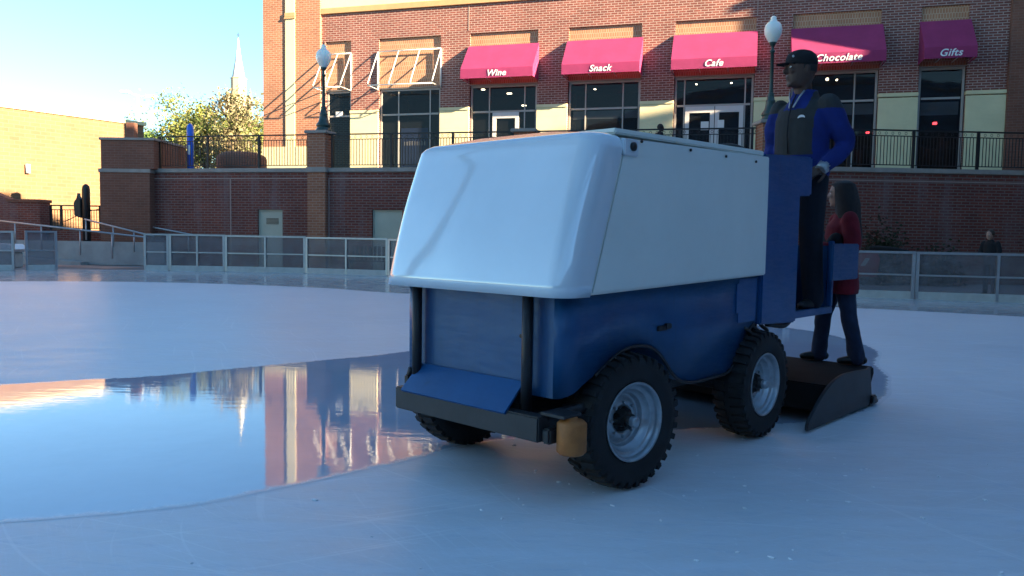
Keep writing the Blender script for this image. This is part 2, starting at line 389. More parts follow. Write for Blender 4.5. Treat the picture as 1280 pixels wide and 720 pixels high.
inner = [(-17.5, 18.6), (-13.4, 20.5), (-11.6, 21.0), (-9.5, 21.15), (-7.2, 20.75), (-4.9, 19.95), (-2.6, 18.5), (.5, 17.9), (4, 17.3), (7.3, 16.3), (8.65, 15.65), (9.9, 15.0), (13, 13.6)]
ring = rough_edge(catmull(inner, 10), .06) + [(16.4, 16.75)] + [(x-.02, y-.06) for x, y in EDGE[::-1][1:]]
soft_sheet('wet_ice_border', ring, .0012, 'wet2', .25)
# ground strip beyond the rink opening, sunlight painted in as salmon brick
sheet('painted_sun_strip', [(-18.4, 31.6), (-13.6, 29.2), (-14.6, 28.1), (-18.6, 29.6)], .004, 'salmon')

# ------------------------------------------------------------------ terrace
sheet_pts = [(-15.2, 32.25), (8.9, 26.7), (45, 28.6), (60, 30), (60, 160), (-24, 160), (-17.8, 60)]
bm = BM()
lo = [bm.verts.new((x, y, 3.2)) for x, y in sheet_pts]; hi = [bm.verts.new((x, y, 3.72)) for x, y in sheet_pts]
bm.faces.new(hi); bm.faces.new(lo[::-1])
for i in range(len(lo)): bm.faces.new((lo[i], lo[(i+1) % len(lo)], hi[(i+1) % len(lo)], hi[i]))
obj('terrace', bm, 'plaza', kind='structure')

def wall_holes(bm, u0, u1, z0, z1, holes, depth=.25, y=0):
    us = sorted({u0, u1, *[h[0] for h in holes], *[h[1] for h in holes]}); zs = sorted({z0, z1, *[h[2] for h in holes], *[h[3] for h in holes]})
    us = [u for u in us if u0 <= u <= u1]; zs = [z for z in zs if z0 <= z <= z1]
    for a, b in zip(us, us[1:]):
        for c, d in zip(zs, zs[1:]):
            mu, mz = (a+b)/2, (c+d)/2
            if any(h[0] < mu < h[1] and h[2] < mz < h[3] for h in holes): continue
            bm.faces.new([bm.verts.new(p) for p in ((a, y, c), (b, y, c), (b, y, d), (a, y, d))])
    for a, b, c, d in [h[:4] for h in holes]:
        for q in (((a, y, c), (a, y+depth, c), (a, y+depth, d), (a, y, d)), ((b, y, c), (b, y, d), (b, y+depth, d), (b, y+depth, c)),
                  ((a, y, d), (a, y+depth, d), (b, y+depth, d), (b, y, d)), ((a, y, c), (b, y, c), (b, y+depth, c), (a, y+depth, c))):
            bm.faces.new([bm.verts.new(p) for p in q])

# wall segment A (local x along wall, -y towards camera)
A0 = Vector((-14.9, 31.9, 0)); angA = math.atan2(-5.5, 23.8); LA = 24.427
B0 = Vector((8.9, 26.4, 0)); angB = R(3.03); LB = 36
wA = thing('terrace_wall', A0, angA, 'dark red brick retaining wall with two pale doors below the left terrace railing', 'wall')
bm = BM(); wall_holes(bm, .33, LA, -.01, 3.72, [(5.04, 6.11, -.01, 2.28), (9.83, 11.04, -.01, 2.31)], .22); obj('wall', bm, 'brick_low', wA, recalc=False)
bm = BM(); box(bm, .3, LA, -.07, .45, 3.722, 3.88, .012); obj('coping', bm, 'coping', wA)
bm = BM()
for u in (3.86, 7.22, 8.07, 14.9): box(bm, u-.02, u+.02, -.012, .02, 0, 3.5)
box(bm, .4, 7.2, -.014, .02, 3.46, 3.5); box(bm, 8.1, 15.2, -.014, .02, 3.46, 3.5)
obj('expansion_joint', bm, plain('joint_sealant', (.34, .24, .2), .8), wA)
for u0, u1, zt, vent in ((5.04, 6.11, 2.28, True), (9.83, 11.04, 2.31, False)):
    bm = BM(); box(bm, u0+.003, u1-.003, .1, .16, 0, zt-.003)
    dr = obj('door', bm, 'beige_door', wA)
    bm = BM(); box(bm, u0+.01, u0+.05, .07, .099, 0, zt-.05); box(bm, u1-.05, u1-.01, .07, .099, 0, zt-.05); box(bm, u0+.01, u1-.01, .07, .099, zt-.06, zt-.01); obj('door_frame', bm, 'beige_door', dr)
    if vent:
        bm = BM()
        for k in range(5): box(bm, u0+.33, u1-.22, .075, .098, zt-.56+.05*k, zt-.53+.05*k)
        obj('louvre', bm, 'vent', dr)
    bm = BM(); tube(bm, [(u1-.12, .1, 1.0), (u1-.12, .04, 1.0), (u1-.22, .04, 1.0)], .012, 6); obj('handle', bm, 'alu', dr)
wB = thing('terrace_wall', B0, angB, 'stained dark brick retaining wall below the right terrace railing, behind the child', 'wall')
bm = BM(); wall_holes(bm, .3, LB, -.01, 3.722, []); obj('wall', bm, 'brick_low', wB, recalc=False)
bm = BM(); box(bm, .3, LB, -.07, .5, 3.722, 3.88, .012); obj('coping', bm, 'coping', wB)
bm = BM(); box(bm, .3, LB, -.014, .02, 3.43, 3.47); obj('expansion_joint', bm, bpy.data.materials['joint_sealant'], wB)

# piers of the wall
def pier(frame0, ang, u, top, label):
    c = frame0 + Vector((math.cos(ang)*u, math.sin(ang)*u, 0))
    t = thing('brick_pier', c, ang, label, 'pier', 'brick piers along the terrace wall')
    bm = BM(); box(bm, -.37, .37, -.2, .5, 0, 3.70); obj('lower_shaft', bm, 'brick_pier', t)
    bm = BM(); box(bm, -.42, .42, -.25, .55, 3.703, 3.89, .01); obj('band', bm, 'coping', t)
    bm = BM(); box(bm, -.36, .36, -.19, .49, 3.892, top-.12); obj('upper_shaft', bm, 'brick_pier', t)
    bm = BM(); box(bm, -.46, .46, -.29, .59, top-.118, top, .02); obj('cap', bm, 'coping', t)
    return t
pier(A0, angA, 7.64, 5.28, 'brick pier carrying the left street lamp, its upper half in sunlight')
pier(A0, angA, 15.67, 5.22, 'brick pier peeking over the white hood below the Wine and Snack shopfronts')
pier(B0, angB, -.35, 5.36, 'shaded brick pier carrying the street lamp left of the driver')

# terrace fences
def fence(p0, ang, u0, u1, posts, label):
    base = p0 + Vector((math.cos(ang)*u0, math.sin(ang)*u0, 3.88)); L = u1-u0
    t = thing('terrace_fence', base, ang, label, 'fence', 'black iron fences on the terrace edge')
    Y = .12
    bm = BM(); box(bm, 0, L, Y-.03, Y+.03, 1.25, 1.30, .008); obj('top_rail', bm, 'dark_iron', t)
    bm = BM(); box(bm, 0, L, Y-.015, Y+.015, 1.07, 1.10); obj('middle_rail', bm, 'dark_iron', t)
    bm = BM(); box(bm, 0, L, Y-.015, Y+.015, .10, .13); obj('bottom_rail', bm, 'dark_iron', t)
    bm = BM(); x = .08
    while x < L-.05:
        box(bm, x-.0095, x+.0095, Y-.0095, Y+.0095, .12, 1.08); x += .115
    x = .137
    while x < L-.05:
        pts = [(x+.04*math.cos(a), Y, 1.175+.045*math.sin(a)) for a in [2*math.pi*i/8 for i in range(9)]]
        tube(bm, pts, .008, 4, cap=False)
        x += .23
    obj('railing_infill', bm, 'dark_iron', t)
    for u in posts:
        bm = BM(); box(bm, u-u0-.04, u-u0+.04, Y-.04, Y+.04, 0, 1.30); obj('post', bm, 'dark_iron', t)
    return t
fence(A0, angA, .55, 7.25, [.62, 2.8, 5.05, 7.15], 'black iron fence section with a view of trees, left of the left lamp pier')
fence(A0, angA, 8.03, 15.28, [8.15, 10.55, 12.95, 15.2], 'black iron fence section in front of the bare awning frames')
fence(A0, angA, 16.06, 23.62, [16.15, 18.6, 21.1, 23.5], 'black iron fence section in front of the Snack and Cafe windows')
fence(B0, angB, .05, 16.4, [.13, 2.35, 4.6, 6.85, 9.1, 11.3, 13.6, 16.3], 'black iron fence section in front of the Gifts window, right of the driver')

# stair corner block at left end
t = thing('stair_block', (-16.5, 31.45, 0), R(-2), 'tall dark brown brick block ending the terrace wall on the left', 'wall')
bm = BM(); box(bm, 0, 2.02, 0, 3.0, 0, 3.68); obj('lower_wall', bm, 'brick_brown', t)
bm = BM(); box(bm, -.04, 2.06, -.04, 3.04, 3.683, 3.83, .01); obj('ledge', bm, 'coping', t)
bm = BM(); box(bm, .05, 2.2, .03, 2.9, 3.833, 4.96); obj('parapet', bm, 'brick_brown', t)
bm = BM(); box(bm, 0, 2.26, -.03, 2.96, 4.963, 5.06, .01); obj('coping', bm, 'coping', t)
bm = BM(); box(bm, -.17, .17, -.17, .17, 3.72, 6.1); o = obj('brick_post', bm, 'brick_brown', None, 'slim dark brick post rising behind the stair block', 'post'); o.location = (-16.85, 34.9, 0)

# ------------------------------------------------------------------ shop building
FA = Vector((8.38, 33.0, 0)); FANG = math.atan2(-.276, .961)
bld = thing('shop_building', FA, FANG, 'two-tone red and orange brick shopping building with magenta awnings', 'building')
bays = [(-18.14, -16.8), (-15.35, -12.27), (-10.86, -7.7), (-6.32, -3.16), (-1.76, 1.47), (2.88, 6.15), (7.57, 9.22)]
bm = BM()
holes = [(a, b, 3.73, 8.2) for a, b in bays] + [(a, b, 8.2, 10.48) for a, b in bays]
wall_holes(bm, -18.35, 16.6, 3.73, 11.75, holes, .12)
obj('wall', bm, 'brick_red', bld, recalc=False)
bm = BM()
for a, b in bays:
    bm.faces.new([bm.verts.new(p) for p in ((a, .1, 8.2), (b, .1, 8.2), (b, .1, 10.48), (a, .1, 10.48))])
    bm.faces.new([bm.verts.new(p) for p in ((a, .1, 8.2), (a, .4, 8.2), (b, .4, 8.2), (b, .1, 8.2))])
obj('brick_panel', bm, 'brick_soldier', bld, recalc=False)
bm = BM(); box(bm, -18.35, 16.6, -.10, .2, 11.753, 12.02, .015); obj('band_trim', bm, 'trim', bld)
bm = BM(); box(bm, -18.35, 16.6, -.05, .2, 12.023, 13.6); obj('stone_band', bm, 'cream', bld)
bm = BM(); box(bm, -18.35, 16.6, 0, .3, 13.603, 16.5); obj('upper_wall', bm, 'brick_red', bld)
bm = BM(); box(bm, -21.5, 16.6, -.3, .4, 16.503, 17.0, .03); obj('cornice', bm, 'cream', bld)
bm = BM(); box(bm, -21.45, -18.353, -.15, .5, 5.55, 16.5); box(bm, -21.45, -21.2, .5, 6, 3.72, 16.5); obj('corner_pilaster', bm, 'brick_orange', bld)
bm = BM(); box(bm, -20.19, -19.7, -.20, -.153, 5.52, 11.6); box(bm, -20.19, -19.7, -.20, -.153, 11.9, 16.4); obj('pilaster_strip', bm, 'cream', bld)
bm = BM(); box(bm, -20.24, -19.65, -.25, -.153, 11.603, 11.70, .01); box(bm, -20.22, -19.67, -.23, -.153, 11.703, 11.897, .01); obj('strip_capital', bm, 'trim', bld)
bm = BM(); box(bm, -21.5, -18.3, -.21, .3, 3.72, 5.547, .01); obj('stone_base', bm, 'cream', bld)
bm = BM(); box(bm, 10.59, 13.2, -.2, .3, 3.72, 16.5); obj('right_pilaster', bm, 'brick_brown', bld)
for u, z0 in ((-10.93, 10.6), (1.50, 10.6)):
    bm = BM(); box(bm, u-.02, u+.02, -.012, .05, z0, 11.75); obj('wall_joint', bm, bpy.data.materials['joint_sealant'], bld)
bm = BM(); box(bm, -21.2, 16.6, .6, 6, 15.8, 16.2); obj('roof', bm, 'dark_tile', bld)
bm = BM(); box(bm, -21.2, 16.6, 5.7, 6, 3.72, 15.79); obj('rear_wall', bm, 'brick_red', bld)
# cream stone piers between windows
spans = [(-16.8, -15.35), (-12.27, -10.86), (-7.7, -6.32), (-3.16, -1.76), (1.47, 2.88), (6.15, 7.57), (9.22, 10.585)]
def cream_block(k):
    bm = BM(); a, b = spans[k]
    z = 3.72; 
    while z < 7.0:
        box(bm, a+.003, b-.003, -.08, .12, z, min(z+.148, 7.05) if k > 4 else min(z+.42, 7.05)); z += .15 if k > 4 else .422
    obj('stone_pier', bm, 'cream', bld)
    bm = BM(); box(bm, a-.01, b+.0, -.12, .12, 7.053, 7.20, .012); obj('pier_cap', bm, 'cream', bld)
for k in range(7): cream_block(k)
# dark interior room behind the glass
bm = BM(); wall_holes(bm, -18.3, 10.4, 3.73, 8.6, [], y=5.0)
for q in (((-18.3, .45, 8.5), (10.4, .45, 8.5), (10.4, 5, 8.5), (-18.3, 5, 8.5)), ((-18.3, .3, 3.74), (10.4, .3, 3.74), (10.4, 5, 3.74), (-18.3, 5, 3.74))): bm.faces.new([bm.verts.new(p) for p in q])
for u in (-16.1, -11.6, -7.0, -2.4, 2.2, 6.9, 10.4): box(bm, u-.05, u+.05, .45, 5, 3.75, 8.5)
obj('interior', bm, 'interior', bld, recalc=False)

def window(a, b, mulls, kind):
    """frame + panes, in facade coordinates"""
    Y0, Y1 = .13, .20; bar = .055
    bm = BM()
    zt = 8.16; z0 = 3.76
    box(bm, a+.02, a+.02+bar*1.6, Y0, Y1, z0, zt); box(bm, b-.02-bar*1.6, b-.02, Y0, Y1, z0, zt); box(bm, a+.02+bar*1.6, b-.02-bar*1.6, Y0, Y1, zt-.1, zt)
    xs = [a+.02+bar*1.6] + mulls + [b-.02-bar*1.6]
    for m in mulls: box(bm, m-bar/2, m+bar/2, Y0, Y1, z0, zt-.1)
    for p, q in zip(xs, xs[1:]): box(bm, p+.03, q-.03, Y0, Y1, 6.94, 7.02); 
    for p, q in zip(xs, xs[1:]): box(bm, p+.03, q-.03, Y0, Y1, z0, z0+.12)
    fr = obj('window_frame', bm, 'frame_win', bld)
    for p, q in zip(xs, xs[1:]):
        bm = BM(); y = Y0+.04; bm.faces.new([bm.verts.new(v) for v in ((p, y, z0+.1), (q, y, z0+.1), (q, y, zt-.08), (p, y, zt-.08))])
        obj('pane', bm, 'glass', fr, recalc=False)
    bm = BM(); box(bm, a-.02, b+.02, .02, .11, 8.163, 8.199); obj('head_trim', bm, 'frame_win', fr)
    return fr
def leaf(fr, u0, u1, zt=6.93):
    bm = BM(); f = .17; Y0, Y1 = .08, .128
    box(bm, u0, u0+f, Y0, Y1, 3.76, zt); box(bm, u1-f, u1, Y0, Y1, 3.76, zt); box(bm, u0+f, u1-f, Y0, Y1, zt-.26, zt); box(bm, u0+f, u1-f, Y0, Y1, 3.76, 4.1)
    obj('door_leaf', bm, 'frame_white', fr)
    bm = BM(); tube(bm, [(u1-.1, Y0, 4.75), (u1-.1, Y0-.06, 4.8), (u1-.1, Y0-.06, 5.15), (u1-.1, Y0, 5.2)], .015, 6); obj('door_pull', bm, 'alu', fr)
f1 = window(*bays[0], [], 0)
f2 = window(*bays[1], [-14.4, -12.82], 0)
f3 = window(*bays[2], [-9.95, -8.3], 0); leaf(f3, -9.78, -8.55)
f4 = window(*bays[3], [-5.55, -3.92], 0)
f5 = window(*bays[4], [-1.33, 1.12], 0); leaf(f5, -1.28, -.09); leaf(f5, -.06, 1.08)
f6 = window(*bays[5], [3.65, 5.29], 0)
f7 = window(*bays[6], [], 0)
bm = BM(); box(bm, 7.72, 9.05, .215, .23, 6.35, 6.85); obj('blind', bm, 'blind', f7)
bm = BM(); box(bm, 3.72, 5.25, .215, .23, 6.45, 6.88); box(bm, 5.33, 6.02, .215, .23, 6.45, 6.88); obj('blind', bm, 'blind', f6)
bm = BM(); box(bm, -6.1, -5.6, .215, .23, 6.55, 6.90); box(bm, -5.5, -3.95, .215, .23, 6.55, 6.90); box(bm, -3.85, -3.3, .215, .23, 6.55, 6.90); obj('blind', bm, 'blind', f4)
bm = BM(); box(bm, -14.3, -12.95, .215, .23, 4.2, 6.35); pz = obj('poster', bm, 'poster_blue', f2)
bm = BM()
for k in range(9): box(bm, -14.15+.125*k, -14.08+.125*k+random.uniform(-.01, .02), .205, .213, 5.55, 5.55+random.choice((.18, .14, .2)))
obj('poster_lettering', bm, 'letter', pz)
for u, z in ((-9.0, 7.62), (-8.62, 7.35)):
    pass
def lightfit(fr, u, z, y, wd, mat='lamp_warm', h=.05):
    bm = BM(); box(bm, u-wd, u+wd, y, y+.12, z, z+h, .01); obj('ceiling_light', bm, mat, fr)
lightfit(f3, -9.35, 7.95, 1.2, .11); lightfit(f3, -8.75, 7.45, 1.6, .1); lightfit(f3, -10.5, 8.1, .8, .08)
lightfit(f6, 4.35, 8.0, 1.0, .05, h=.09); lightfit(f6, 4.75, 8.03, 1.3, .035, h=.06)
lightfit(f5, -.9, 8.0, .9, .04, h=.04); lightfit(f5, .55, 8.0, .9, .04, h=.04); lightfit(f4, -5.3, 7.95, .9, .05, h=.04)
lightfit(f7, 8.35, 6.05, .6, .07, 'lamp_red', .09); lightfit(f6, 5.92, 5.75, .6, .06, 'lamp_red', .07)
for fr, u0, u1 in ((f7, 7.8, 8.9), (f6, 3.8, 5.9), (f5, -1.1, 1.0), (f4, -6, -3.4), (f3, -10.4, -8.2)):
    bm = BM(); x = u0
    while x < u1:
        h = random.uniform(.3, 1.3); box(bm, x, x+.12, 1.2, 1.6, 3.76, 4.3+h); x += random.uniform(.18, .4)
    box(bm, u0, u1, 1.65, 1.75, 3.76, 5.2)
    obj('display_shelf', bm, 'wood', fr)
bm = BM(); box(bm, -.62, -.3, .05, .075, 5.95, 6.3); obj('notice', bm, 'paper', f5)
bm = BM(); box(bm, .06, .32, .05, .075, 6.0, 6.35); obj('notice', bm, 'paper', f5)
bm = BM(); box(bm, -18.0+.35, -17.3, .10, .125, 6.95, 7.2); obj('notice', bm, 'paper', f1)

# awnings: things fixed on the facade
def facade_thing(name, u, z, label, cat, group):
    loc = FA + Vector((.961*u, -.276*u, z)); return thing(name, loc, FANG, label, cat, group)
def awning(a, b, word, label):
    t = facade_thing('awning', (a+b)/2, 8.25, label, 'awning', 'magenta shop awnings')
    h = (b-a)/2+.06; p = 1.1
    bm = BM()
    pts = {'tl': (-h, -.03, 1.64), 'tr': (h, -.03, 1.64), 'fl': (-h, -p, .41), 'fr': (h, -p, .41), 'bl': (-h, -p, 0), 'br': (h, -p, 0), 'wl': (-h, -.03, 0), 'wr': (h, -.03, 0)}
    v = {k: bm.verts.new(c) for k, c in pts.items()}
    bm.faces.new((v['tl'], v['fl'], v['fr'], v['tr']))
    bm.faces.new((v['fl'], v['bl'], v['br'], v['fr']))
    bm.faces.new((v['tl'], v['wl'], v['bl'], v['fl'])); bm.faces.new((v['tr'], v['fr'], v['br'], v['wr']))
    bmesh.ops.solidify(bm, geom=list(bm.faces), thickness=.012)
    obj('canopy', bm, 'awning', t)
    bm = BM()
    for x in (-h+.03, -h/3, h/3, h-.03):
        tube(bm, [(x, -.05, 1.55), (x, -p+.05, .36), (x, -p+.05, .05), (x, -.05, .05)], .016, 6)
    obj('frame', bm, 'white_tube', t)
    text_mesh('lettering', word, .37, 'letter', t, (0, -p-.016, .19), (R(90), 0, 0), .004, .28, .006)
for i, (wd, lb) in enumerate((('Wine', 'sunlit magenta awning lettered Wine, leftmost of the fabric ones'), ('Snack', 'sunlit magenta awning lettered Snack'),
                ('Cafe', 'sunlit magenta awning lettered Cafe over the double doors'), ('Chocolate', 'shaded purple-looking awning lettered Chocolate behind the driver'), ('Gifts', 'small shaded awning lettered Gifts at the right end'))):
    a, b = bays[2+i]; awning(a, b, wd, lb)
def bare_frame(a, b, n, label):
    t = facade_thing('bare_awning', (a+b)/2, 8.25, label, 'awning frame', 'bare white awning frames'); h = (b-a)/2+.03; p = 1.1
    bm = BM(); r = .03
    tube(bm, [(-h, -.06, 1.62), (h, -.06, 1.62)], r, 8); obj('cross_bar', bm, 'white_tube', t); bm = BM(); tube(bm, [(-h, -p, -.12), (h, -p, -.12)], r*.9, 8)
    obj('cross_bar', bm, 'white_tube', t)
    for k in range(n):
        x = -h+2*h*k/(n-1); bm = BM()
        tube(bm, [(x, -.07, 1.6), (x, -p, .0), (x, -p, -.12)] + ([(x, -.07, -.12)] if k in (0, n-1) else []), r*.85, 8)
        if k in (0, n-1): tube(bm, [(x, -.06, 1.6), (x, -.06, -.14)], r*1.5, 8)
        obj('strut', bm, 'white_tube', t)
bare_frame(*bays[0], 3, 'narrow bare white awning frame behind the left lamp')
bare_frame(*bays[1], 4, 'wide bare white awning frame left of the Wine awning')

# ------------------------------------------------------------------ street lamps
def lamp(loc, label, H=3.2):
    t = thing('street_lamp', loc, angA, label, 'street lamp', 'acorn globe lamps on the terrace piers')
    bm = BM(); lathe(bm, [(0, 0), (.30, 0), (.30, .06), (.26, .10), (.25, .16), (.29, .20), (.27, .27), (.20, .36), (.17, .46), (.15, .62), (.16, .66), (.13, .70), (.10, .86), (.11, .9), (.08, .94), (.0, .94)], 20)
    obj('base', bm, 'lamp_green', t)
    bm = BM(); lathe(bm, [(.075, .93), (.062, 1.2), (.055, H-.95), (.085, H-.93), (.085, H-.88), (.05, H-.86), (.05, H-.75), (.10, H-.68), (.13, H-.62), (.0, H-.62)], 16); obj('pole', bm, 'lamp_green', t)
    bm = BM(); lathe(bm, [(.12, H-.615), (.19, H-.52), (.27, H-.36), (.29, H-.2), (.26, H-.06), (.19, H+.03), (.12, H+.06), (.12, H+.1), (.09, H+.14), (.10, H+.19), (.05, H+.24), (0, H+.25)], 24); obj('globe', bm, 'globe', t)
    bm = BM(); lathe(bm, [(0, H+.24), (.03, H+.25), (.012, H+.32), (0, H+.42)], 10); obj('finial', bm, 'lamp_green', t)
    return t
c = A0 + Vector((math.cos(angA)*7.7, math.sin(angA)*7.7, 5.28)); l1 = lamp(c+Vector((.1, .15, 0)), 'green lamp post with sunlit white globe on the left pier', 3.02)
c = B0 + Vector((-.37, .12, 5.36)); l2 = lamp(c, 'green lamp post with white globe left of the driver\'s cap', 3.2)

# ------------------------------------------------------------------ unseen brick blocks added to cast shade (right and behind the camera)
def block(name, x0, x1, y0, y1, H, mat, label, nx, nz):
    t = thing(name, (x0, y0, 0), 0, label, 'building')
    bm = BM(); box(bm, 0, x1-x0, 0, y1-y0, 0, H); obj('wall', bm, mat, t)
    bm = BM(); box(bm, -.15, x1-x0+.15, -.15, y1-y0+.15, H+.003, H+.3); obj('parapet', bm, 'coping', t)
    L = y1-y0
    for i in range(nx):
        for j in range(nz):
            yc = L*(i+.5)/nx; zc = 2.6+3.6*j
            bm = BM(); box(bm, -.03, .05, yc-.8, yc+.8, zc-.95, zc+.95); wf = obj('window', bm, 'frame_win', t)
            bm = BM(); box(bm, -.05, -.033, yc-.7, yc+.7, zc-.85, zc+.85); obj('pane', bm, 'glass', wf)
    return t
block('shade_block', 24, 46, -40, 10.6, 20.6, 'brick_dull', 'tall brown brick block added unseen right of the rink to cast shade', 10, 5)  # stepped blocks out of view, heights set to shade rink and terrace
block('shade_block', 24.02, 46, 10.62, 15.0, 15.5, 'brick_dull', 'mid-height brick block added unseen right of the rink to cast shade', 1, 4)
block('shade_block', 24.04, 46, 15.02, 24.2, 12.0, 'brick_dull', 'low brick block added unseen right of the rink to cast shade', 2, 3)
block('shade_wing', 24.0, 46, 24.22, 34, 16.1, 'brick_red', 'unseen brick wing added at the right end of the shops to shade them', 2, 3)  # out-of-view wing, sized to throw the diagonal shadow on the facade

block('sky_blocker', -34, 23, -48, -30, 13, 'brick_dull', 'long brick block added behind the camera to block low sky light', 4, 3)  # added out of view to cut low sky light on shaded faces
# rink pavilion roof overhead (above and to the right of the camera)
t = thing('pavilion', (0, 0, 0), 0, 'arched steel pavilion roof over the rink above the camera', 'pavilion')
CX0, CX1, CY0, CY1 = -9.0, 22.5, -9, 15
bm = BM(); NC = 24
ar = [(CX0+(CX1-CX0)*i/NC, 8.6+2.6*math.sin(math.pi*i/NC)) for i in range(NC+1)]
prism(bm, ar + [(x, zz+.12) for x, zz in ar[::-1]], CY0, CY1); obj('roof_skin', bm, 'canopy', t)
for y in (-8.5, -1, 6.5, 14.5):
    bm = BM(); tube(bm, [(x, y, zz-.15) for x, zz in ar], .11, 8); tube(bm, [(x, y, 8.0+1.6*math.sin(math.pi*i/NC)) for i, (x, zz) in enumerate(ar)], .09, 8)
    for i in range(0, NC): tube(bm, [(ar[i][0], y, (ar[i][1]-.15) if i % 2 else 8.0+1.6*math.sin(math.pi*i/NC)), (ar[i+1][0], y, (ar[i+1][1]-.15) if (i+1) % 2 else 8.0+1.6*math.sin(math.pi*(i+1)/NC))], .05, 6)
    obj('truss', bm, 'light_white', t)
for y in (-8.5, 6.5):
    for x in (CX0-3.5, CX1-.6):
        bm = BM(); tube(bm, [(x, y, 0), (x, y, 4), (CX0 if x < 0 else x, y, 8.2)], .16, 12); obj('column', bm, 'light_white', t)

# tan building far left
td = Vector((.56, .83, 0)).normalized(); ta = math.atan2(td.y, td.x)
t = thing('tan_building', (-22.1, 44, 0), ta, 'big sunlit yellow-tan brick wall building at far left', 'building')
bm = BM(); box(bm, -36, 1.6, 0, 25, 0, 7.36); obj('wall', bm, 'brick_tan', t)
bm = BM(); box(bm, -36.1, 1.7, -.1, 25.1, 7.363, 7.56); obj('coping', bm, 'cream', t)
bm = BM(); tube(bm, [(-4.7, -.12, 4.2), (-4.7, -.12, 4.65)], .11, 8); obj('wall_light', bm, 'light_white', t)

# low stuff at left
o = obj('garden_wall', (lambda b: (box(b, -4.2, 2.5, 0, .4, 0, 1.36), b)[1])(BM()), 'brick_low', None, 'low dark brick wall under the short black fence on the left', 'wall'); o.location = (-21.2, 36, 0)
t = thing('gate_pier', (-22.1, 35.75, 0), 0, 'square dark brick pillar with capstone before the tan building', 'pillar')
bm = BM(); box(bm, -.72, .72, -.2, .6, 0, 2.58); obj('shaft', bm, 'brick_low', t)
bm = BM(); box(bm, -.78, .78, -.26, .66, 2.583, 2.72, .01); obj('cap', bm, 'brick_brown', t)
bm = BM(); prism(bm, [(0, 0), (-3, 0), (-3, 3.9), (-2.0, 3.45), (0, 2.6)], 0, .5); o = obj('stair_wall', bm, 'brick_low', None, 'sloping dark brick stair wall at the left frame edge', 'wall'); o.location = (-22.9, 36.3, 0)
t = thing('short_fence', (-21.25, 36.1, 1.363), 0, 'short black fence on low wall against the tan building', 'fence')
bm = BM(); box(bm, 0, 4.6, -.03, .03, 1.08, 1.14); box(bm, 0, 4.6, -.02, .02, .90, .94); box(bm, 0, 4.6, -.02, .02, .06, .09); obj('rail', bm, 'dark_iron', t)
bm = BM(); x = .1
while x < 4.5: box(bm, x-.01, x+.01, -.01, .01, .08, .92); x += .12
obj('railing_infill', bm, 'dark_iron', t)
for x in (.04, .52, 2.3, 4.5):
    bm = BM(); box(bm, x-.04, x+.04, -.04, .04, 0, 1.12); obj('post', bm, 'dark_iron', t)
t = thing('gate_post', (-19.2, 35.4, 0), 0, 'dark round post with a barrier box and arm at the left fence', 'post')
bm = BM(); lathe(bm, [(0, 0), (.17, 0), (.17, 3.2), (.14, 3.34), (.06, 3.42), (0, 3.44)], 14); obj('post', bm, 'black_steel', t)
bm = BM(); prism(bm, [(-.48, 2.0), (-.16, 1.9), (-.18, 2.75), (-.30, 2.85), (-.32, 3.05), (-.36, 2.8), (-.5, 2.6)], -.15, .15, .03); obj('barrier_box', bm, 'black_steel', t)
bm = BM(); tube(bm, [(-1.35, 0, 1.78), (-.95, 0, 1.75), (-.4, 0, 2.02), (0, 0, 2.2), (.5, 0, 2.3), (1.0, 0, 2.5)], .02, 6); obj('arm', bm, 'black_steel', t)

# ------------------------------------------------------------------ concrete ramp and handrails behind the opening
bm = BM(); box(bm, 0, 7.9, 0, .25, 0, .93, .015); t = thing('ramp_wall', (-21.6, 31.3, 0), R(-3), 'low grey concrete ramp wall seen through the rink opening', 'wall'); obj('wall', bm, 'concrete', t)
bm = BM(); prism(bm, [(0, 0), (0, .50), (4.8, .12), (4.8, 0)], -.5, -.02); obj('sloping_kerb', bm, 'concrete', t)
def handrail(p0, p1, posts, label, drop, mid=False):
    t = thing('handrail', p0, 0, label, 'handrail', 'grey handrails of the ramp'); d = Vector(p1)-Vector(p0)
    bm = BM(); tube(bm, [(0, 0, 0), d], .035, 8); obj('rail', bm, 'rail_grey', t)
    for k in posts:
        q = d*k; bm = BM(); tube(bm, [q, (q.x, q.y, q.z-drop)], .03, 8); obj('post', bm, 'rail_grey', t)
handrail((-20.8, 30.2, 1.78), (-13.76, 29.6, 1.13), (.25, .40, .62, .80, .98), 'long grey handrail sloping down behind the left boards', .95)
handrail((-17.0, 31.2, 1.80), (-13.9, 30.4, 1.17), (.02, .42, .72), 'short grey handrail sloping behind the rink opening', .8)
handrail((-16.15, 31.9, 1.80), (-12.6, 31.3, 1.22), (.05, .45, .9), 'grey handrail close to the brown brick block', .8)

# ------------------------------------------------------------------ rink boards
def board_mesh(t, L, h, mids, thick_ends=True, y=0):
    bm = BM(); box(bm, 0, L, -.05, .05, h-.06, h, .01); obj('cap_rail', bm, 'alu', t)
    bm = BM(); box(bm, .03, L-.03, -.035, .035, 0, .19, .005); obj('kickplate', bm, 'kick', t)
    xs = [0] + mids + [L]
    for i, x in enumerate(xs):
        wd = .045 if i in (0, len(xs)-1) else .03
        x0 = max(0.004, x-wd); x1 = min(L-.004, x+wd)
        if i == 0: x0, x1 = .004, .08
        if i == len(xs)-1: x0, x1 = L-.08, L-.004
        bm = BM(); box(bm, x0, x1, -.04, .04, .02, h-.061); obj('post', bm, 'alu', t)
    bm = BM(); box(bm, .08, L-.08, -.025, .025, h*.49, h*.49+.04); obj('middle_rail', bm, 'alu', t)
    for a, b in zip(xs, xs[1:]):
        bm = BM(); box(bm, a+.04, b-.04, -.006, .006, .15, h-.05); obj('pane', bm, 'pane', t)
def hgt(x): return 1.17 + (1.29-1.17)*max(0, min(1, (8-x)/20))
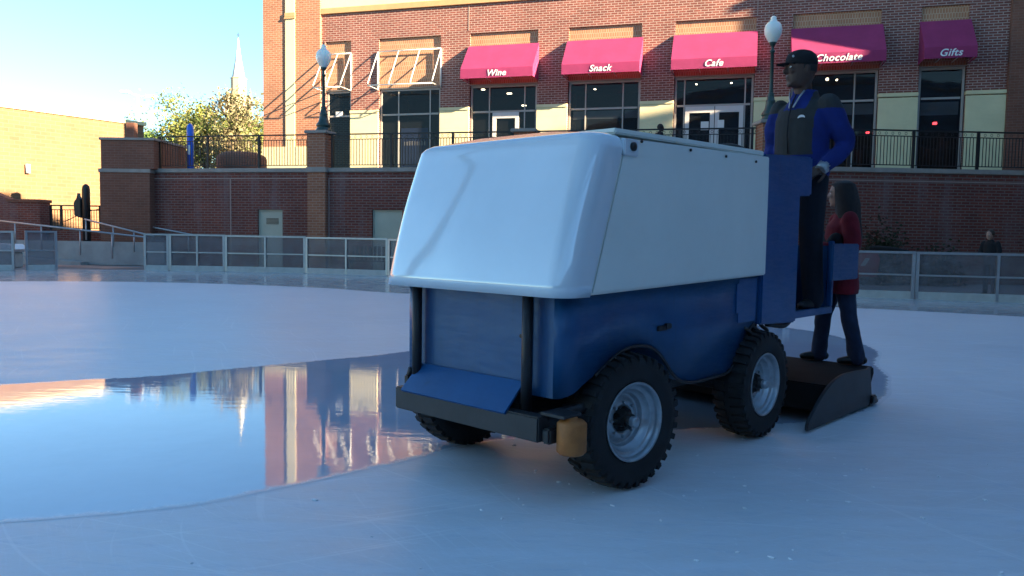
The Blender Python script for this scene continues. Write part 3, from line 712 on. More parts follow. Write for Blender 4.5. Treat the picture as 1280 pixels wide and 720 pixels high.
labels = {7: 'rink board section whose left end meets the edge of the white hood', 8: 'rink board section behind the middle of the white hood', 9: 'rink board section behind the white side panel of the resurfacer', 10: 'rink board section behind the blue console and rear wheel', 3: 'short end board section at the right side of the rink opening', 4: 'rink board section in front of the corner pilaster wall', 5: 'rink board section below the pale green door', 6: 'rink board section right of the pale door, below the left lamp pier',
          11: 'rink board section right of the red-coated person', 12: 'rink board section at the right frame edge with the child behind'}
for i in range(3, len(EDGE)-1):
    p, q = Vector((*EDGE[i], 0)), Vector((*EDGE[i+1], 0)); d = q-p; L = d.length
    t = thing('rink_board', p, math.atan2(d.y, d.x), labels.get(i, 'rink board section hidden behind the ice resurfacer'), 'rink board', 'silver framed rink board sections')
    board_mesh(t, L-.004, hgt(p.x), [L/2] if L > 1.5 else [])
# opening: left pieces
t = thing('rink_board', (-20.6, 25.1, 0), R(12), 'rink board section at the left frame edge', 'rink board', 'silver framed rink board sections'); board_mesh(t, 4.2, 1.31, [2.2])
t = thing('rink_gate', (-16.2, 26.05, 0), R(40), 'narrow swung-open rink gate left of the opening', 'gate')
board_mesh(t, .95, 1.33, [])
t = thing('storage_bin', (-18.9, 27.6, 0), 0, 'white bin with angled lid behind the leftmost boards', 'bin')
bm = BM(); box(bm, 0, 1.25, 0, .7, 0, .55, .03); obj('body', bm, 'kick', t)
bm = BM(); prism(bm, [(-.05, .56), (1.3, .56), (1.45, .66), (1.2, .84), (0, .86)], -.05, .75, .01); obj('lid', bm, 'light_white', t)
t = thing('bench', (-5.9, 28.6, 0), R(-14), 'dark slatted bench behind the boards near the second pale door', 'bench')
bm = BM()
for k in range(9): box(bm, .05+.17*k, .15+.17*k, 0, .03, .42, .95)
obj('backrest', bm, 'dark_iron', t)
bm = BM(); box(bm, 0, 1.6, -.4, .0, .40, .44); obj('seat', bm, 'dark_iron', t)
for x in (.1, 1.5):
    bm = BM(); box(bm, x-.03, x+.03, -.38, .0, 0, .40); obj('leg', bm, 'dark_iron', t)

# ------------------------------------------------------------------ blue post, planter, street light, steeple
t = thing('call_post', (-13.75, 33.6, 3.72), 0, 'blue round-topped emergency call post behind the left fence', 'call post')
bm = BM(); lathe(bm, [(0, 0), (.14, 0), (.14, 2.0), (.11, 2.15), (.04, 2.22), (0, 2.23)], 16); obj('column', bm, 'kiosk', t)
bm = BM(); box(bm, -.06, .06, -.17, -.13, .9, 1.3, .01); obj('face_plate', bm, 'light_white', t)
t = thing('round_planter', (-12.4, 36.0, 3.72), 0, 'low round dark brick planter behind the left fence', 'planter')
bm = BM(); lathe(bm, [(0, 0), (1.1, 0), (1.1, 1.0), (1.0, 1.15), (.7, 1.27), (0, 1.3)], 24); obj('bowl', bm, 'brick_brown', t)
t = thing('street_light', (-33.2, 70, 0), 0, 'tall white double-armed street light over the tan building', 'street light')
bm = BM(); tube(bm, [(0, 0, 0), (0, 0, 13.3)], [.16, .10], 10); obj('pole', bm, 'light_white', t)
for s, zz in ((-1, 13.55), (1, 13.2)):
    bm = BM(); tube(bm, [(0, 0, 13.2), (s*.9, 0, zz-.05)], .07, 8); obj('arm', bm, 'light_white', t)
    bm = BM(); box(bm, min(s*.7, s*1.5), max(s*.7, s*1.5), -.22, .22, zz-.12, zz+.08, .04); obj('lamp_head', bm, 'light_white', t)
t = thing('church_steeple', (-45.2, 130, 0), R(20), 'pale church steeple with slim spire above the trees', 'church')
bm = BM(); box(bm, -2, 2, -2, 2, 0, 20.5); box(bm, -1.6, 1.6, -1.6, 1.6, 20.5, 23.2); obj('tower', bm, 'stucco', t)
bm = BM(); lathe(bm, [(1.75, 23.2), (1.75, 23.5), (1.2, 23.8), (1.2, 26.2), (1.35, 26.4), (0, 26.4)], 8, smooth=False); obj('belfry', bm, 'stucco', t)
bm = BM(); lathe(bm, [(1.05, 26.4), (.5, 29.3), (.12, 32.3), (.05, 32.9), (0, 32.9)], 8, smooth=False); obj('spire', bm, 'spire', t)
bm = BM(); tube(bm, [(0, 0, 32.9), (0, 0, 33.7)], .05, 6); box(bm, -.2, .2, -.05, .05, 33.3, 33.4); obj('cross', bm, 'dark_iron', t)
for x, y in ((-1.6, -1.6), (1.6, -1.6), (-1.6, 1.6), (1.6, 1.6)):
    bm = BM(); lathe(bm, [(.35, 20.5), (.35, 22.5), (0, 24.6)], 6, Matrix.Translation((x*1.1, y*1.1, 0)), False); obj('pinnacle', bm, 'stucco', t)

# ------------------------------------------------------------------ trees
def tree(loc, H, W, mat, label, n=3800, seed=1, trunk=.22, leafsize=.30):
    rnd = random.Random(seed)
    t = thing('autumn_tree', loc, rnd.uniform(0, 6), label, 'tree', 'trees beyond the terrace')
    bm = BM(); tube(bm, [(0, 0, 0), (.1, 0, H*.3), (-.05, .1, H*.6), (.1, .05, H*.92)], [trunk, trunk*.8, trunk*.45, .03], 8); tr = obj('trunk', bm, 'bark', t)
    bm = BM(); tips = []
    for k in range(16):
        a = rnd.uniform(0, 6.28); z0 = H*rnd.uniform(.22, .7); r = W*rnd.uniform(.45, 1)*(1-.4*(z0/H)); z1 = min(H*.99, z0+H*rnd.uniform(.12, .38))
        m = (math.cos(a)*r*.5, math.sin(a)*r*.5, (z0+z1)/2-.1); e = (math.cos(a)*r, math.sin(a)*r, z1)
        tube(bm, [(0, 0, z0), m, e], [.09, .05, .015], 6); tips += [Vector(m), Vector(e), (Vector(m)+Vector(e))/2]
    tips += [Vector((0, 0, H*.9)), Vector((0, 0, H*.75))]
    obj('branches', bm, 'bark', tr)
    bm = BM()
    clumps = [(rnd.choice(tips) + Vector((rnd.gauss(0, W*.16), rnd.gauss(0, W*.16), rnd.gauss(0, H*.06))), rnd.uniform(.35, .95)*W*.22) for _ in range(75)]
    for _ in range(n):
        c, s = rnd.choice(clumps); p = c + Vector((rnd.gauss(0, s), rnd.gauss(0, s), rnd.gauss(0, s*.7)))
        if p.z < H*.12: continue
        q = Matrix.Rotation(rnd.uniform(0, 6.28), 3, Vector((rnd.gauss(0, 1), rnd.gauss(0, 1), rnd.gauss(0, 1))).normalized()); z = leafsize*rnd.uniform(.5, 1.1)
        bm.faces.new([bm.verts.new(p+q @ Vector(v)) for v in ((-z*.5, 0, 0), (0, -z*.32, .02), (z*.5, 0, 0), (0, z*.32, .02))])
    obj('crown', bm, mat, t, recalc=False)
tree((-24.6, 60, 3.7), 7.4, 3.9, 'leaf_y', 'yellow-leaved tree in the middle behind the left fence', 5200, 3)
tree((-27.2, 58, 3.7), 5.0, 2.4, 'leaf_g', 'small green tree next to the tan building', 3200, 5)
tree((-20.4, 57, 3.7), 7.6, 3.0, 'leaf_b', 'thin brownish tree close to the shop building corner', 4200, 8)
tree((-27.2, 68, 3.7), 7.2, 2.8, 'leaf_b', 'sparse tree left of the yellow-leaved tree', 3000, 11, leafsize=.34)
tree((-23.4, 72, 3.7), 9.3, 3.6, 'leaf_y', 'tall tree in front of the church steeple', 5200, 14, leafsize=.34)
tree((-27.8, 60, 3.7), 5.6, 2.8, 'leaf_y', 'low bushy yellow-green tree next to the street light', 4200, 21, leafsize=.26)
tree((-22.6, 58, 3.7), 6.2, 3.0, 'leaf_y', 'rounded yellow-green tree behind the round planter', 5000, 23, leafsize=.26)
def shrub(loc, w_, h, label, seed, n=3600):
    rnd = random.Random(seed); t = thing('shrub', loc, 0, label, 'shrub', 'dark shrubs along the terrace wall')
    bm = BM()
    for k in range(9): tube(bm, [(0, 0, 0), (rnd.uniform(-w_, w_)*.7, rnd.uniform(-.3, .3), h*rnd.uniform(.6, .95))], [.02, .006], 5)
    obj('stem', bm, 'bark', t)
    bm = BM()
    for _ in range(n):
        p = Vector((rnd.gauss(0, w_*.38), rnd.gauss(0, .2), abs(rnd.gauss(0, h*.36)))); q = Matrix.Rotation(rnd.uniform(0, 6.28), 3, Vector((rnd.gauss(0, 1), rnd.gauss(0, 1), rnd.gauss(0, 1))).normalized()); z = .13
        bm.faces.new([bm.verts.new(p+q @ Vector(v)) for v in ((-z*.5, 0, 0), (0, -z*.32, .01), (z*.5, 0, 0), (0, z*.32, .01))])
    obj('foliage', bm, 'leaf_d', t, recalc=False)
shrub((12.1, 25.7, 0), .8, 1.9, 'dark leafy shrub against the brick wall right of the red-coated person', 2, 5200)
shrub((13.9, 25.6, 0), .9, 1.2, 'lower dark shrub between the leafy shrub and the child', 4)
shrub((10.4, 25.6, 0), .9, 1.3, 'dark shrub partly behind the red-coated person', 5)
shrub((18.3, 25.9, 0), .8, 1.2, 'dark shrub at the right frame edge behind the child', 6)

exec_parts = True
# ------------------------------------------------------------------ ice resurfacer
ZO = Vector((1.794, 5.45, 0)); ZA = R(-132.7536)
z = thing('ice_resurfacer', ZO, ZA, 'blue ice resurfacer with white snow tank on four black wheels', 'ice resurfacer')
YN, YF = -.10, -1.40       # near and far body sides
# body
bm = BM(); b2 = bmesh.new()
poly = [(2.12, 1.14), (2.12, .56), (2.06, .585), (1.98, .625), (1.88, .665), (1.78, .715), (1.68, .76), (1.58, .785), (1.47, .79), (1.36, .775), (1.26, .73), (1.18, .665), (1.10, .59), (1.02, .54), (.94, .515), (.82, .50), (.43, .503), (.33, .54), (.25, .61), (.17, .70), (.10, .77), (.02, .815), (-.10, .82), (-.10, 1.16)]
low = sorted([(x, zz) for x, zz in poly[1:-1]], key=lambda q: q[0])
low = [(x, zz) for x, zz in low if x < 2.0] + [(2.0, .615), (2.02, .602), (2.04, .592), (2.06, .583), (2.08, .575), (2.095, .569), (2.107, .564), (2.115, .562), (2.12, .56)]
def ys(x):
    q = max(0, min(1, (x-2.0)/.12)); q = 1-math.sqrt(max(0, 1-q*q))
    return YN-.085*q, YF+.085*q
rows = []
for x, zz in low:
    yn, yf = ys(x); rows.append([b2.verts.new(p) for p in ((x, yn, 1.14), (x, yn, zz), (x, yf, zz), (x, yf, 1.14))])
for p, q in zip(rows, rows[1:]):
    for k in range(4):
        f = b2.faces.new((p[k], q[k], q[(k+1) % 4], p[(k+1) % 4])); f.smooth = k in (0, 2)
b2.faces.new(rows[0]); b2.faces.new(rows[-1][::-1])
bmesh.ops.recalc_face_normals(b2, faces=b2.faces); merge(bm, b2)
body = obj('body', bm, 'zblue', z)
bm = BM(); tube(bm, [(x, YN+.004, zz-.004) for x, zz in catmull([(p[0], p[1]) for p in poly[4:22]], 3)], .010, 6); obj('body_edge', bm, 'black_steel', body)
bm = BM(); box(bm, 2.121, 2.135, -1.18, -.33, .62, 1.12, .006); obj('front_panel', bm, 'zblue', body)
bm = BM(); prism(bm, [(2.14, .63), (2.15, .63), (2.30, .485), (2.29, .475)], -1.20, -.36); obj('lower_apron', bm, 'zblue2', body)
bm = BM(); box(bm, 2.136, 2.15, -.40, -.34, .86, .88, .003); obj('panel_catch', bm, 'black_steel', body)
bm = BM(); box(bm, 1.18, 1.28, -.10, -.085, .855, .885, .004); box(bm, 1.14, 1.20, -.10, -.08, .862, .895, .004); obj('side_latch', bm, 'black_steel', body)
bm = BM(); box(bm, .27, .30, YN+.001, YN+.008, .9, 1.1); box(bm, .0, .27, YN+.001, YN+.006, .83, 1.13, .003); obj('side_patch', bm, 'zblue2', body)
for y in (-.31, -1.19):
    bm = BM(); tube(bm, [(2.185, y, .42), (2.185, y, 1.12)], .030, 12); obj('front_post', bm, 'black_steel', z)
# chassis
bm = BM()
box(bm, -.6, 2.2, -1.15, -.35, .40, .52); box(bm, .3, 1.2, -1.3, -.25, .44, .505); box(bm, 2.0, 2.25, -1.25, -.15, .40, .47); tube(bm, [(1.6, -.1, .375), (1.6, -1.4, .375)], .06, 10); tube(bm, [(0, -.1, .375), (0, -1.4, .375)], .07, 10)
tube(bm, [(2.2, -.2, .47), (1.95, -.12, .50), (1.7, -.16, .47)], .03, 8)
obj('chassis', bm, 'black_steel', z)
bm = BM(); box(bm, 2.2, 2.285, -1.27, -.14, .365, .495, .008); obj('bumper', bm, 'scuffed', z)
bm = BM(); lathe(bm, [(0, -.085), (.062, -.085), (.076, -.07), (.076, .07), (.062, .085), (.03, .085), (.03, .10), (0, .10)], 20, Matrix.Translation((2.17, -.015, .40))); ro = obj('bumper_roller', bm, 'roller', z)
bm = BM(); box(bm, 2.10, 2.24, -.16, -.01, .50, .515); box(bm, 2.18, 2.26, -.14, -.085, .36, .44, .01); obj('roller_bracket', bm, 'scuffed', ro)
# bracket chain at far post
bm = BM(); box(bm, 2.16, 2.22, -1.27, -1.22, .495, .56, .01); tube(bm, [(2.2, -1.245, .54), (2.19, -1.235, .60)], .018, 6); obj('post_bracket', bm, 'hub', z)

# wheels
def wheel(x, y, steer, near):
    s = 1 if near else -1
    t = bpy.data.objects.new('wheel', None); COL.objects.link(t); t.parent = z; t.location = (x, y, .385); t.rotation_euler = (0, 0, steer)
    T = Matrix.Rotation(R(-90)*s, 4, 'X')      # lathe axis z -> +-y (outwards)
    bm = BM(); R1 = .362
    prof = [(.212, -.09), (.235, -.108), (.29, -.118), (.335, -.112), (.355, -.095), (R1, -.06), (R1+.004, 0), (R1, .06), (.355, .095), (.335, .112), (.29, .118), (.235, .108), (.212, .09)]
    lathe(bm, prof, 56, T)
    for k in range(34):
        a = 2*math.pi*k/34
        for sd, off in ((1, 0), (-1, .5)):
            b3 = bmesh.new(); box(b3, -.016, .016, .018, .108, -.02, .018)
            for v in b3.verts:
                if v.co.y > .06 and v.co.z > 0: v.co.z -= .012
            Mk = T @ Matrix.Rotation(a + off*2*math.pi/34, 4, 'Z') @ Matrix.Translation((R1+.004, 0, 0)) @ Matrix.Rotation(R(90), 4, 'Y')
            # local: x->tangential, y->axial, z->radial
            Mk = T @ Matrix.Rotation(a + off*2*math.pi/34, 4, 'Z') @ Matrix(((0, 0, 1, R1+.002), (1, 0, 0, 0), (0, sd, 0, 0), (0, 0, 0, 1)))
            merge(bm, b3, Mk)
        b3 = bmesh.new(); box(b3, -.017, .017, -.012, .012, -.035, .006)
        merge(bm, b3, T @ Matrix.Rotation(a, 4, 'Z') @ Matrix(((0, 0, 1, .348), (1, 0, 0, 0), (0, 1, 0, .102), (0, 0, 0, 1))))
    obj('tyre', bm, plain('tyre_rubber', (.009, .009, .010), .72, var=.35, vscale=9, bump=.2) if 'tyre_rubber' not in bpy.data.materials else bpy.data.materials['tyre_rubber'], t)
    bm = BM(); lathe(bm, [(.216, .098), (.224, .106), (.220, .113), (.209, .108), (.205, .082), (.198, .062), (.181, .060), (.176, .056), (.172, .030), (.155, .024), (.151, .020), (.147, -.004), (.138, -.010), (.128, -.006), (.112, .010), (.088, .014), (.078, .010), (.074, -.004), (0, -.004), (0, -.05), (.2, -.06), (.215, -.09)], 48, T); rm = obj('rim', bm, 'rim', t)
    for k in range(8):
        bm = BM(); a = 2*math.pi*k/8; lathe(bm, [(0, .03), (.009, .03), (.009, .008), (0, .008)], 6, T @ Matrix.Translation((.098*math.cos(a), .098*math.sin(a), 0)), False)
        obj('lug_nut', bm, 'rim', rm)
    bm = BM()
    pts = []
    b3 = bmesh.new(); ring_ = []
    for k in range(16):
        a = 2*math.pi*k/16; rr = .075 if k % 2 else .055; ring_.append((rr*math.cos(a), rr*math.sin(a)))
    lo_ = [b3.verts.new((x_, y_, -.003)) for x_, y_ in ring_]; hi_ = [b3.verts.new((x_*.8, y_*.8, .055)) for x_, y_ in ring_]
    b3.faces.new(hi_)
    for k in range(16): b3.faces.new((lo_[k], lo_[(k+1) % 16], hi_[(k+1) % 16], hi_[k]))
    merge(bm, b3, T); lathe(bm, [(.034, .05), (.034, .085), (0, .085)], 14, T); obj('hub', bm, 'hub', rm)
    bm = BM(); lathe(bm, [(.030, .084), (.030, .115), (.022, .122), (0, .122)], 14, T); obj('hub_cap', bm, 'rim', rm)
wheel(1.60, -.115, R(-8), True); wheel(-.01, -.115, 0, True); wheel(1.60, -1.385, R(-8), False); wheel(-.01, -1.385, 0, False)

# white front cap (moulded) : lofted footprint
def rrect(x0, x1, y0, y1, rf, n=8):
    """outline starting at rear near, rounded at the two front corners"""
    pts = [(x0, y1)]
    for k in range(n+1):
        a = R(90)*(1-k/n); pts.append((x1-rf+rf*math.cos(a), y1-rf+rf*math.sin(a)))
    for k in range(n+1):
        a = -R(90)*k/n; pts.append((x1-rf+rf*math.cos(a), y0+rf+rf*math.sin(a)))
    pts.append((x0, y0)); return pts
bm = BM(); rings = []
NL = 12
for i in range(NL+1):
    s = i/NL; zz = 1.095+s*(1.87-1.095)
    x1 = 2.245-.245*s - .02*math.sin(math.pi*s)*-1; x0 = 2.03-.27*s
    rings.append([(x, y, zz + (.012*(1-s))*0) for x, y in rrect(x0, x1, -1.475+.0*s, -.025-.01*s, .125)])
for zz, ins in ((1.905, .008), (1.930, .026), (1.947, .055), (1.957, .10)):
    rings.append([(x, y, zz) for x, y in rrect(1.76, 2.0-ins, -1.475+ins, -.035-ins, .125)])
vr = [[bm.verts.new(p) for p in r] for r in rings]
for i in range(len(vr)-1):
    for k in range(len(vr[0])-1):
        f = bm.faces.new((vr[i][k], vr[i][k+1], vr[i+1][k+1], vr[i+1][k])); f.smooth = True
# crowned top
top = vr[-1]; c1 = [bm.verts.new((1.76+(v.co.x-1.76)*.5, -.755+(v.co.y+.755)*.55, 1.985)) for v in top]
for k in range(len(top)-1):
    f = bm.faces.new((top[k], top[k+1], c1[k+1], c1[k])); f.smooth = True
bm.faces.new(c1)
# inner lip
inn = [bm.verts.new((v.co.x-.03, max(-1.445, min(-.055, v.co.y)), 1.10)) for v in vr[0]]
for k in range(len(inn)-1): bm.faces.new((vr[0][k], vr[0][k+1], inn[k+1], inn[k]))
cap_o = obj('front_cap', bm, 'hood', z)
# snow tank with side panels and lid
bm = BM(); prism(bm, [(2.02, 1.10), (1.752, 1.87), (1.752, 1.93), (-.02, 1.975), (-.02, 1.155)], -1.455, -.045, .006); tank = obj('snow_tank', bm, 'side_panel', z)
for y0, y1 in ((-.044, -.036), (-1.464, -1.456)):
    bm = BM(); prism(bm, [(1.99, 1.115), (1.745, 1.835), (.0, 1.885), (.0, 1.165)], y0, y1, .002); obj('side_panel', bm, 'side_panel', tank)
bm = BM(); prism(bm, [(1.752, 1.955), (1.752, 1.985), (-.03, 2.02), (-.03, 1.98)], -1.43, -.09, .008); obj('tank_lid', bm, 'side_panel', tank)
bm = BM(); box(bm, 1.63, 1.76, -.05, -.02, 1.835, 1.925, .006); hg = obj('hinge_plate', bm, 'hood', tank)
bm = BM(); lathe(bm, [(0, 0), (.024, 0), (.024, .014), (.012, .02), (0, .02)], 12, Matrix.Translation((1.69, -.02, 1.885)) @ Matrix.Rotation(R(-90), 4, 'X')); obj('hinge_bolt', bm, 'hub', hg)
for x in (1.58, 1.06, .62, .2):
    bm = BM(); lathe(bm, [(0, 0), (.009, 0), (.009, .008), (0, .01)], 8, Matrix.Translation((x, -.040, 1.925+.0)) @ Matrix.Rotation(R(-90), 4, 'X')); obj('bolt', bm, 'hub', tank)
# console / operator station
bm = BM(); prism(bm, [(-.03, .80), (-.03, 2.0), (-.84, 2.045), (-.84, 1.745), (-.63, 1.735), (-.63, .775)], YN-.05, YN+.03, .012); con = obj('console_side', bm, 'zblue2', z)
bm = BM(); prism(bm, [(-.03, .80), (-.03, 2.0), (-.84, 2.045), (-.84, 1.745), (-.63, 1.735), (-.63, .775)], -1.40, -1.36, .01); obj('console_side', bm, 'zblue2', z)
bm = BM(); box(bm, -.58, -.05, -1.359, -.151, .85, 1.99); obj('console', bm, 'zblue', z)
bm = BM(); box(bm, -.70, -.56, -1.0, -.5, 1.7, 1.98, .01); tube(bm, [(-.62, -.75, 1.95), (-.75, -.75, 2.08)], .02, 8); obj('dashboard', bm, 'black_steel', z)
bm = BM(); pts = [(-.78+.06*math.cos(a), -.75+.17*math.sin(a), 2.09+.08*math.cos(a)) for a in [2*math.pi*i/20 for i in range(21)]]; tube(bm, pts, .014, 8, cap=False); obj('steering_wheel', bm, 'black_steel', z)
bm = BM(); box(bm, -1.38, -.581, -1.36, -.13, .80, .84); pf = obj('platform', bm, 'black_steel', z)
bm = BM(); box(bm, -1.40, -.632, -.125, -.085, .80, .855, .005); box(bm, -1.40, -1.355, -.125, -.085, .856, 1.40, .005); obj('platform_frame', bm, 'zblue2', pf)
bm = BM(); box(bm, -1.40, -1.36, -1.36, -.13, .84, 1.36); obj('back_panel', bm, 'zblue', pf)
bm = BM(); box(bm, -1.49, -.93, .05, .08, 1.09, 1.38, .008); box(bm, -1.385, -1.36, -.09, .049, 1.2, 1.24); obj('rear_box', bm, 'zblue', z)
bm = BM(); box(bm, -1.35, -1.0, -1.05, -.5, .841, 1.30, .03); box(bm, -1.36, -1.3, -1.05, -.5, 1.3, 1.6, .02); obj('operator_seat', bm, 'black_steel', z)
# hoses above the rear wheel
bm = BM()
for k in range(3):
    x = .12-.13*k
    tube(bm, catmull([(x, -.13, .80), (x+.03, -.10, .785), (x-.02, -.08, .75), (x-.07, -.12, .72)], 4), .014, 6)
tube(bm, catmull([(-.3, -.15, .78), (-.5, -.12, .755), (-.66, -.14, .77)], 4), .022, 6)
obj('hose', bm, 'cable', z)
# conditioner (sled)
cd = bpy.data.objects.new('conditioner', None); COL.objects.link(cd); cd.parent = z
plate = catmull([(-.36, .02), (-.37, .08), (-.47, .15), (-.60, .235), (-.78, .315), (-1.0, .355), (-1.30, .350), (-1.58, .335)], 4) + [(-1.64, .345), (-1.72, .02)]
for y0 in (.14, -1.66):
    bm = BM(); prism(bm, plate, y0, y0+.025, .004); obj('side_plate', bm, 'scuffed', cd)
bm = BM(); prism(bm, [(-.75, .30), (-1.60, .33), (-1.80, .33), (-1.82, .27), (-1.66, .05), (-1.0, .04), (-.70, .10)], -1.63, .137, .01); obj('conditioner_box', bm, 'matt_black', cd)
bm = BM(); box(bm, -1.86, -1.64, -1.62, .17, .012, .05, .008); box(bm, -1.76, -1.66, .05, .19, .03, .10, .01); obj('towel_bar', bm, 'black_steel', cd)
bm = BM()
for y in (-.75, -1.2):
    tube(bm, [(-.4, y, .45), (-1.0, y, .42), (-1.2, y, .33)], .04, 8); tube(bm, [(-1.38, y, .85), (-1.3, y, .33)], .03, 8)
obj('lift_arm', bm, 'black_steel', cd)

# ------------------------------------------------------------------ people
def ell_loft(bm, rings, seg=18):
    """rings: (x, y, z, rx, ry[, tilt]) horizontal ellipses"""
    vr = []
    for r in rings:
        x, y, zz, rx, ry = r[:5]
        vr.append([bm.verts.new((x+rx*math.cos(2*math.pi*k/seg), y+ry*math.sin(2*math.pi*k/seg), zz)) for k in range(seg)])
    for i in range(len(vr)-1):
        for k in range(seg): bm.faces.new((vr[i][k], vr[i][(k+1) % seg], vr[i+1][(k+1) % seg], vr[i+1][k]))
    bm.faces.new(vr[0][::-1]); bm.faces.new(vr[-1])
def chain(bm, pts, rs, seg=12):
    P = [Vector(p) for p in pts]
    tube(bm, catmull([tuple(p) for p in P], 4), catmull1(rs, 4), seg)
    sphere(bm, P[0], rs[0]*.98, 10); sphere(bm, P[-1], rs[-1]*.98, 10)
def catmull1(v, n): return [q[0] for q in catmull([(a,) for a in v], n)]
def remesh(bm, name, mat, parent, voxel, smooth=6, label=None):
    me = bpy.data.meshes.new(name); bmesh.ops.recalc_face_normals(bm, faces=bm.faces); bm.to_mesh(me); bm.free()
    o = bpy.data.objects.new(name, me); COL.objects.link(o)
    md = o.modifiers.new('r', 'REMESH'); md.mode = 'VOXEL'; md.voxel_size = voxel; md.use_smooth_shade = True
    sm = o.modifiers.new('s', 'SMOOTH'); sm.iterations = smooth; sm.factor = .5
    dg = bpy.context.evaluated_depsgraph_get(); m2 = bpy.data.meshes.new_from_object(o.evaluated_get(dg))
    bpy.data.objects.remove(o); m2.materials.clear(); m2.materials.append(M_[mat])
    for p in m2.polygons: p.use_smooth = True
    o = bpy.data.objects.new(name, m2); COL.objects.link(o); o.parent = parent; tag(o, label); return o

def head_rings(bm, c, s, yaw):
    """head centre c (at ear level), s = head height; faces +x then rotated by yaw"""
    b = bmesh.new()
    prof = [(-.50, .02, .19, .17), (-.46, .05, .27, .21), (-.36, .05, .34, .26), (-.22, .03, .385, .295), (-.08, .01, .41, .32), (.06, 0, .425, .335), (.20, -.01, .425, .335), (.33, -.02, .385, .30), (.43, -.02, .28, .22), (.49, -.02, .13, .10)]
    ell_loft(b, [(x*s, 0, zz*s, rx*s, ry*s) for zz, x, rx, ry in prof], 20)
    # nose, brow, lips, chin, ears
    chain(b, [(.405*s, 0, .10*s), (.45*s, 0, .0*s), (.49*s, 0, -.08*s)], [.035*s, .045*s, .06*s], 8)
    for sg in (-1, 1):
        sphere(b, (.44*s, sg*.045*s, -.10*s), .038*s, 8)
        sphere(b, (.37*s, sg*.14*s, .115*s), .07*s, 8, (.8, 1.4, .6))
        sphere(b, (.34*s, sg*.16*s, -.06*s), .085*s, 8)
        sphere(b, (-.02*s, sg*.335*s, -.02*s), .08*s, 8, (1, .35, 1.5))
    sphere(b, (.40*s, 0, -.22*s), .065*s, 8, (.7, 1.5, .45)); sphere(b, (.385*s, 0, -.27*s), .065*s, 8, (.7, 1.4, .5)); sphere(b, (.33*s, 0, -.43*s), .10*s, 8, (.8, 1.1, .7))
    merge(bm, b, Matrix.Translation(c) @ Matrix.Rotation(yaw, 4, 'Z'))
def hand(bm, w_, d, up, s=1.0, curl=.6, side=1):
    """palm from wrist w_ along d; up = back of the hand; fingers curl away from up"""
    d = Vector(d).normalized(); up = Vector(up); up = (up - up.dot(d)*d).normalized(); lat = d.cross(up)*side; w_ = Vector(w_)
    chain(bm, [w_, w_+d*.045*s], [.026*s, .030*s], 8)
    for k, (o, L) in enumerate(((-.030, .070), (-.010, .078), (.010, .074), (.029, .058))):
        p0 = w_+d*.03*s+lat*o*s*.8; p1 = w_+d*.090*s+lat*o*s; a = curl
        d1 = d*math.cos(a*.6)-up*math.sin(a*.6); d2 = d*math.cos(a*1.5)-up*math.sin(a*1.5); d3 = d*math.cos(a*2.2)-up*math.sin(a*2.2)
        p2 = p1+d1*L*.45*s; p3 = p2+d2*L*.32*s; p4 = p3+d3*L*.28*s
        for q, r, ra, rb in ((p0, p1, .014, .0105), (p1, p2, .0105, .0095), (p2, p3, .0095, .009), (p3, p4, .009, .0075)): tube(bm, [q, r], [ra*s, rb*s], 8); sphere(bm, r, rb*s, 6)
    t0 = w_+d*.02*s-lat*.022*s; t1 = t0+(d*.5-lat*.75).normalized()*.045*s-up*.008*s; t2 = t1+(d*.85-lat*.35-up*.3).normalized()*.032*s; t3 = t2+(d*.9-up*.4).normalized()*.026*s
    for q, r, ra, rb in ((t0, t1, .016, .013), (t1, t2, .012, .011), (t2, t3, .011, .009)): tube(bm, [q, r], [ra*s, rb*s], 8); sphere(bm, r, rb*s, 6)
def eyes(parent, c, s, yaw):
    for sg in (-1, 1):
        m = Matrix.Translation(c) @ Matrix.Rotation(yaw, 4, 'Z')
        bm = BM(); sphere(bm, m @ Vector((.36*s, sg*.125*s, .035*s)), .045*s, 8); obj('eye', bm, 'paper', parent)

# driver -------------------------------------------------------------
zloc = lambda x, y, zz: ZO + Matrix.Rotation(ZA, 3, 'Z') @ Vector((x, y, 0)) + Vector((0, 0, zz))
dr = thing('person', zloc(-1.14, -.29, .845), ZA-R(10), 'driver in black cap and blue jacket with charcoal chest, standing on the resurfacer', 'person')
Hh = 2.08; k_ = Hh/1.80
hc = (.05, 0, 1.80*k_*.93); hs = .262*k_*.96; hy = R(-30)
J = lambda x, y, zz: (x*k_, y*k_, zz*k_)
bm = BM(); head_rings(bm, Vector(hc), hs, hy)
chain(bm, [J(-.02, 0, 1.40), (hc[0]-.01, 0, hc[2]-.06)], [.066*k_, .06*k_])
ell_loft(bm, [(0, 0, q*k_, a*k_, b*k_) for q, a, b in ((.86, .10, .15), (1.0, .10, .14), (1.15, .11, .15), (1.3, .12, .17), (1.42, .09, .15), (1.46, .05, .07))])
ls, rs_ = J(-.01, .185, 1.415), J(.0, -.185, 1.415)
le, re = J(-.12, .255, 1.14), J(-.01, -.235, 1.13)
lw, rw = J(.07, .225, .99), J(.22, -.17, .985)
chain(bm, [ls, le, lw], [.05*k_, .04*k_, .028*k_]); chain(bm, [rs_, re, rw], [.05*k_, .04*k_, .028*k_])
lh, rh, lk, rk, la, ra = J(0, .10, .90), J(0, -.10, .90), J(.03, .12, .48), J(.04, -.12, .48), J(-.01, .13, .08), J(0, -.13, .08)
for h_, kk, a_ in ((lh, lk, la), (rh, rk, ra)): chain(bm, [h_, kk, a_], [.075*k_, .05*k_, .035*k_])
hand(bm, lw, (.6, -.5, -.45), (.1, .6, .6), 1.12, .7, 1); hand(bm, rw, (.85, .15, -.15), (0, -.2, 1), 1.12, .45, -1)
pb = remesh(bm, 'body', 'skin_dark', dr, .0075, 2); eyes(pb, Vector(hc), hs, hy)
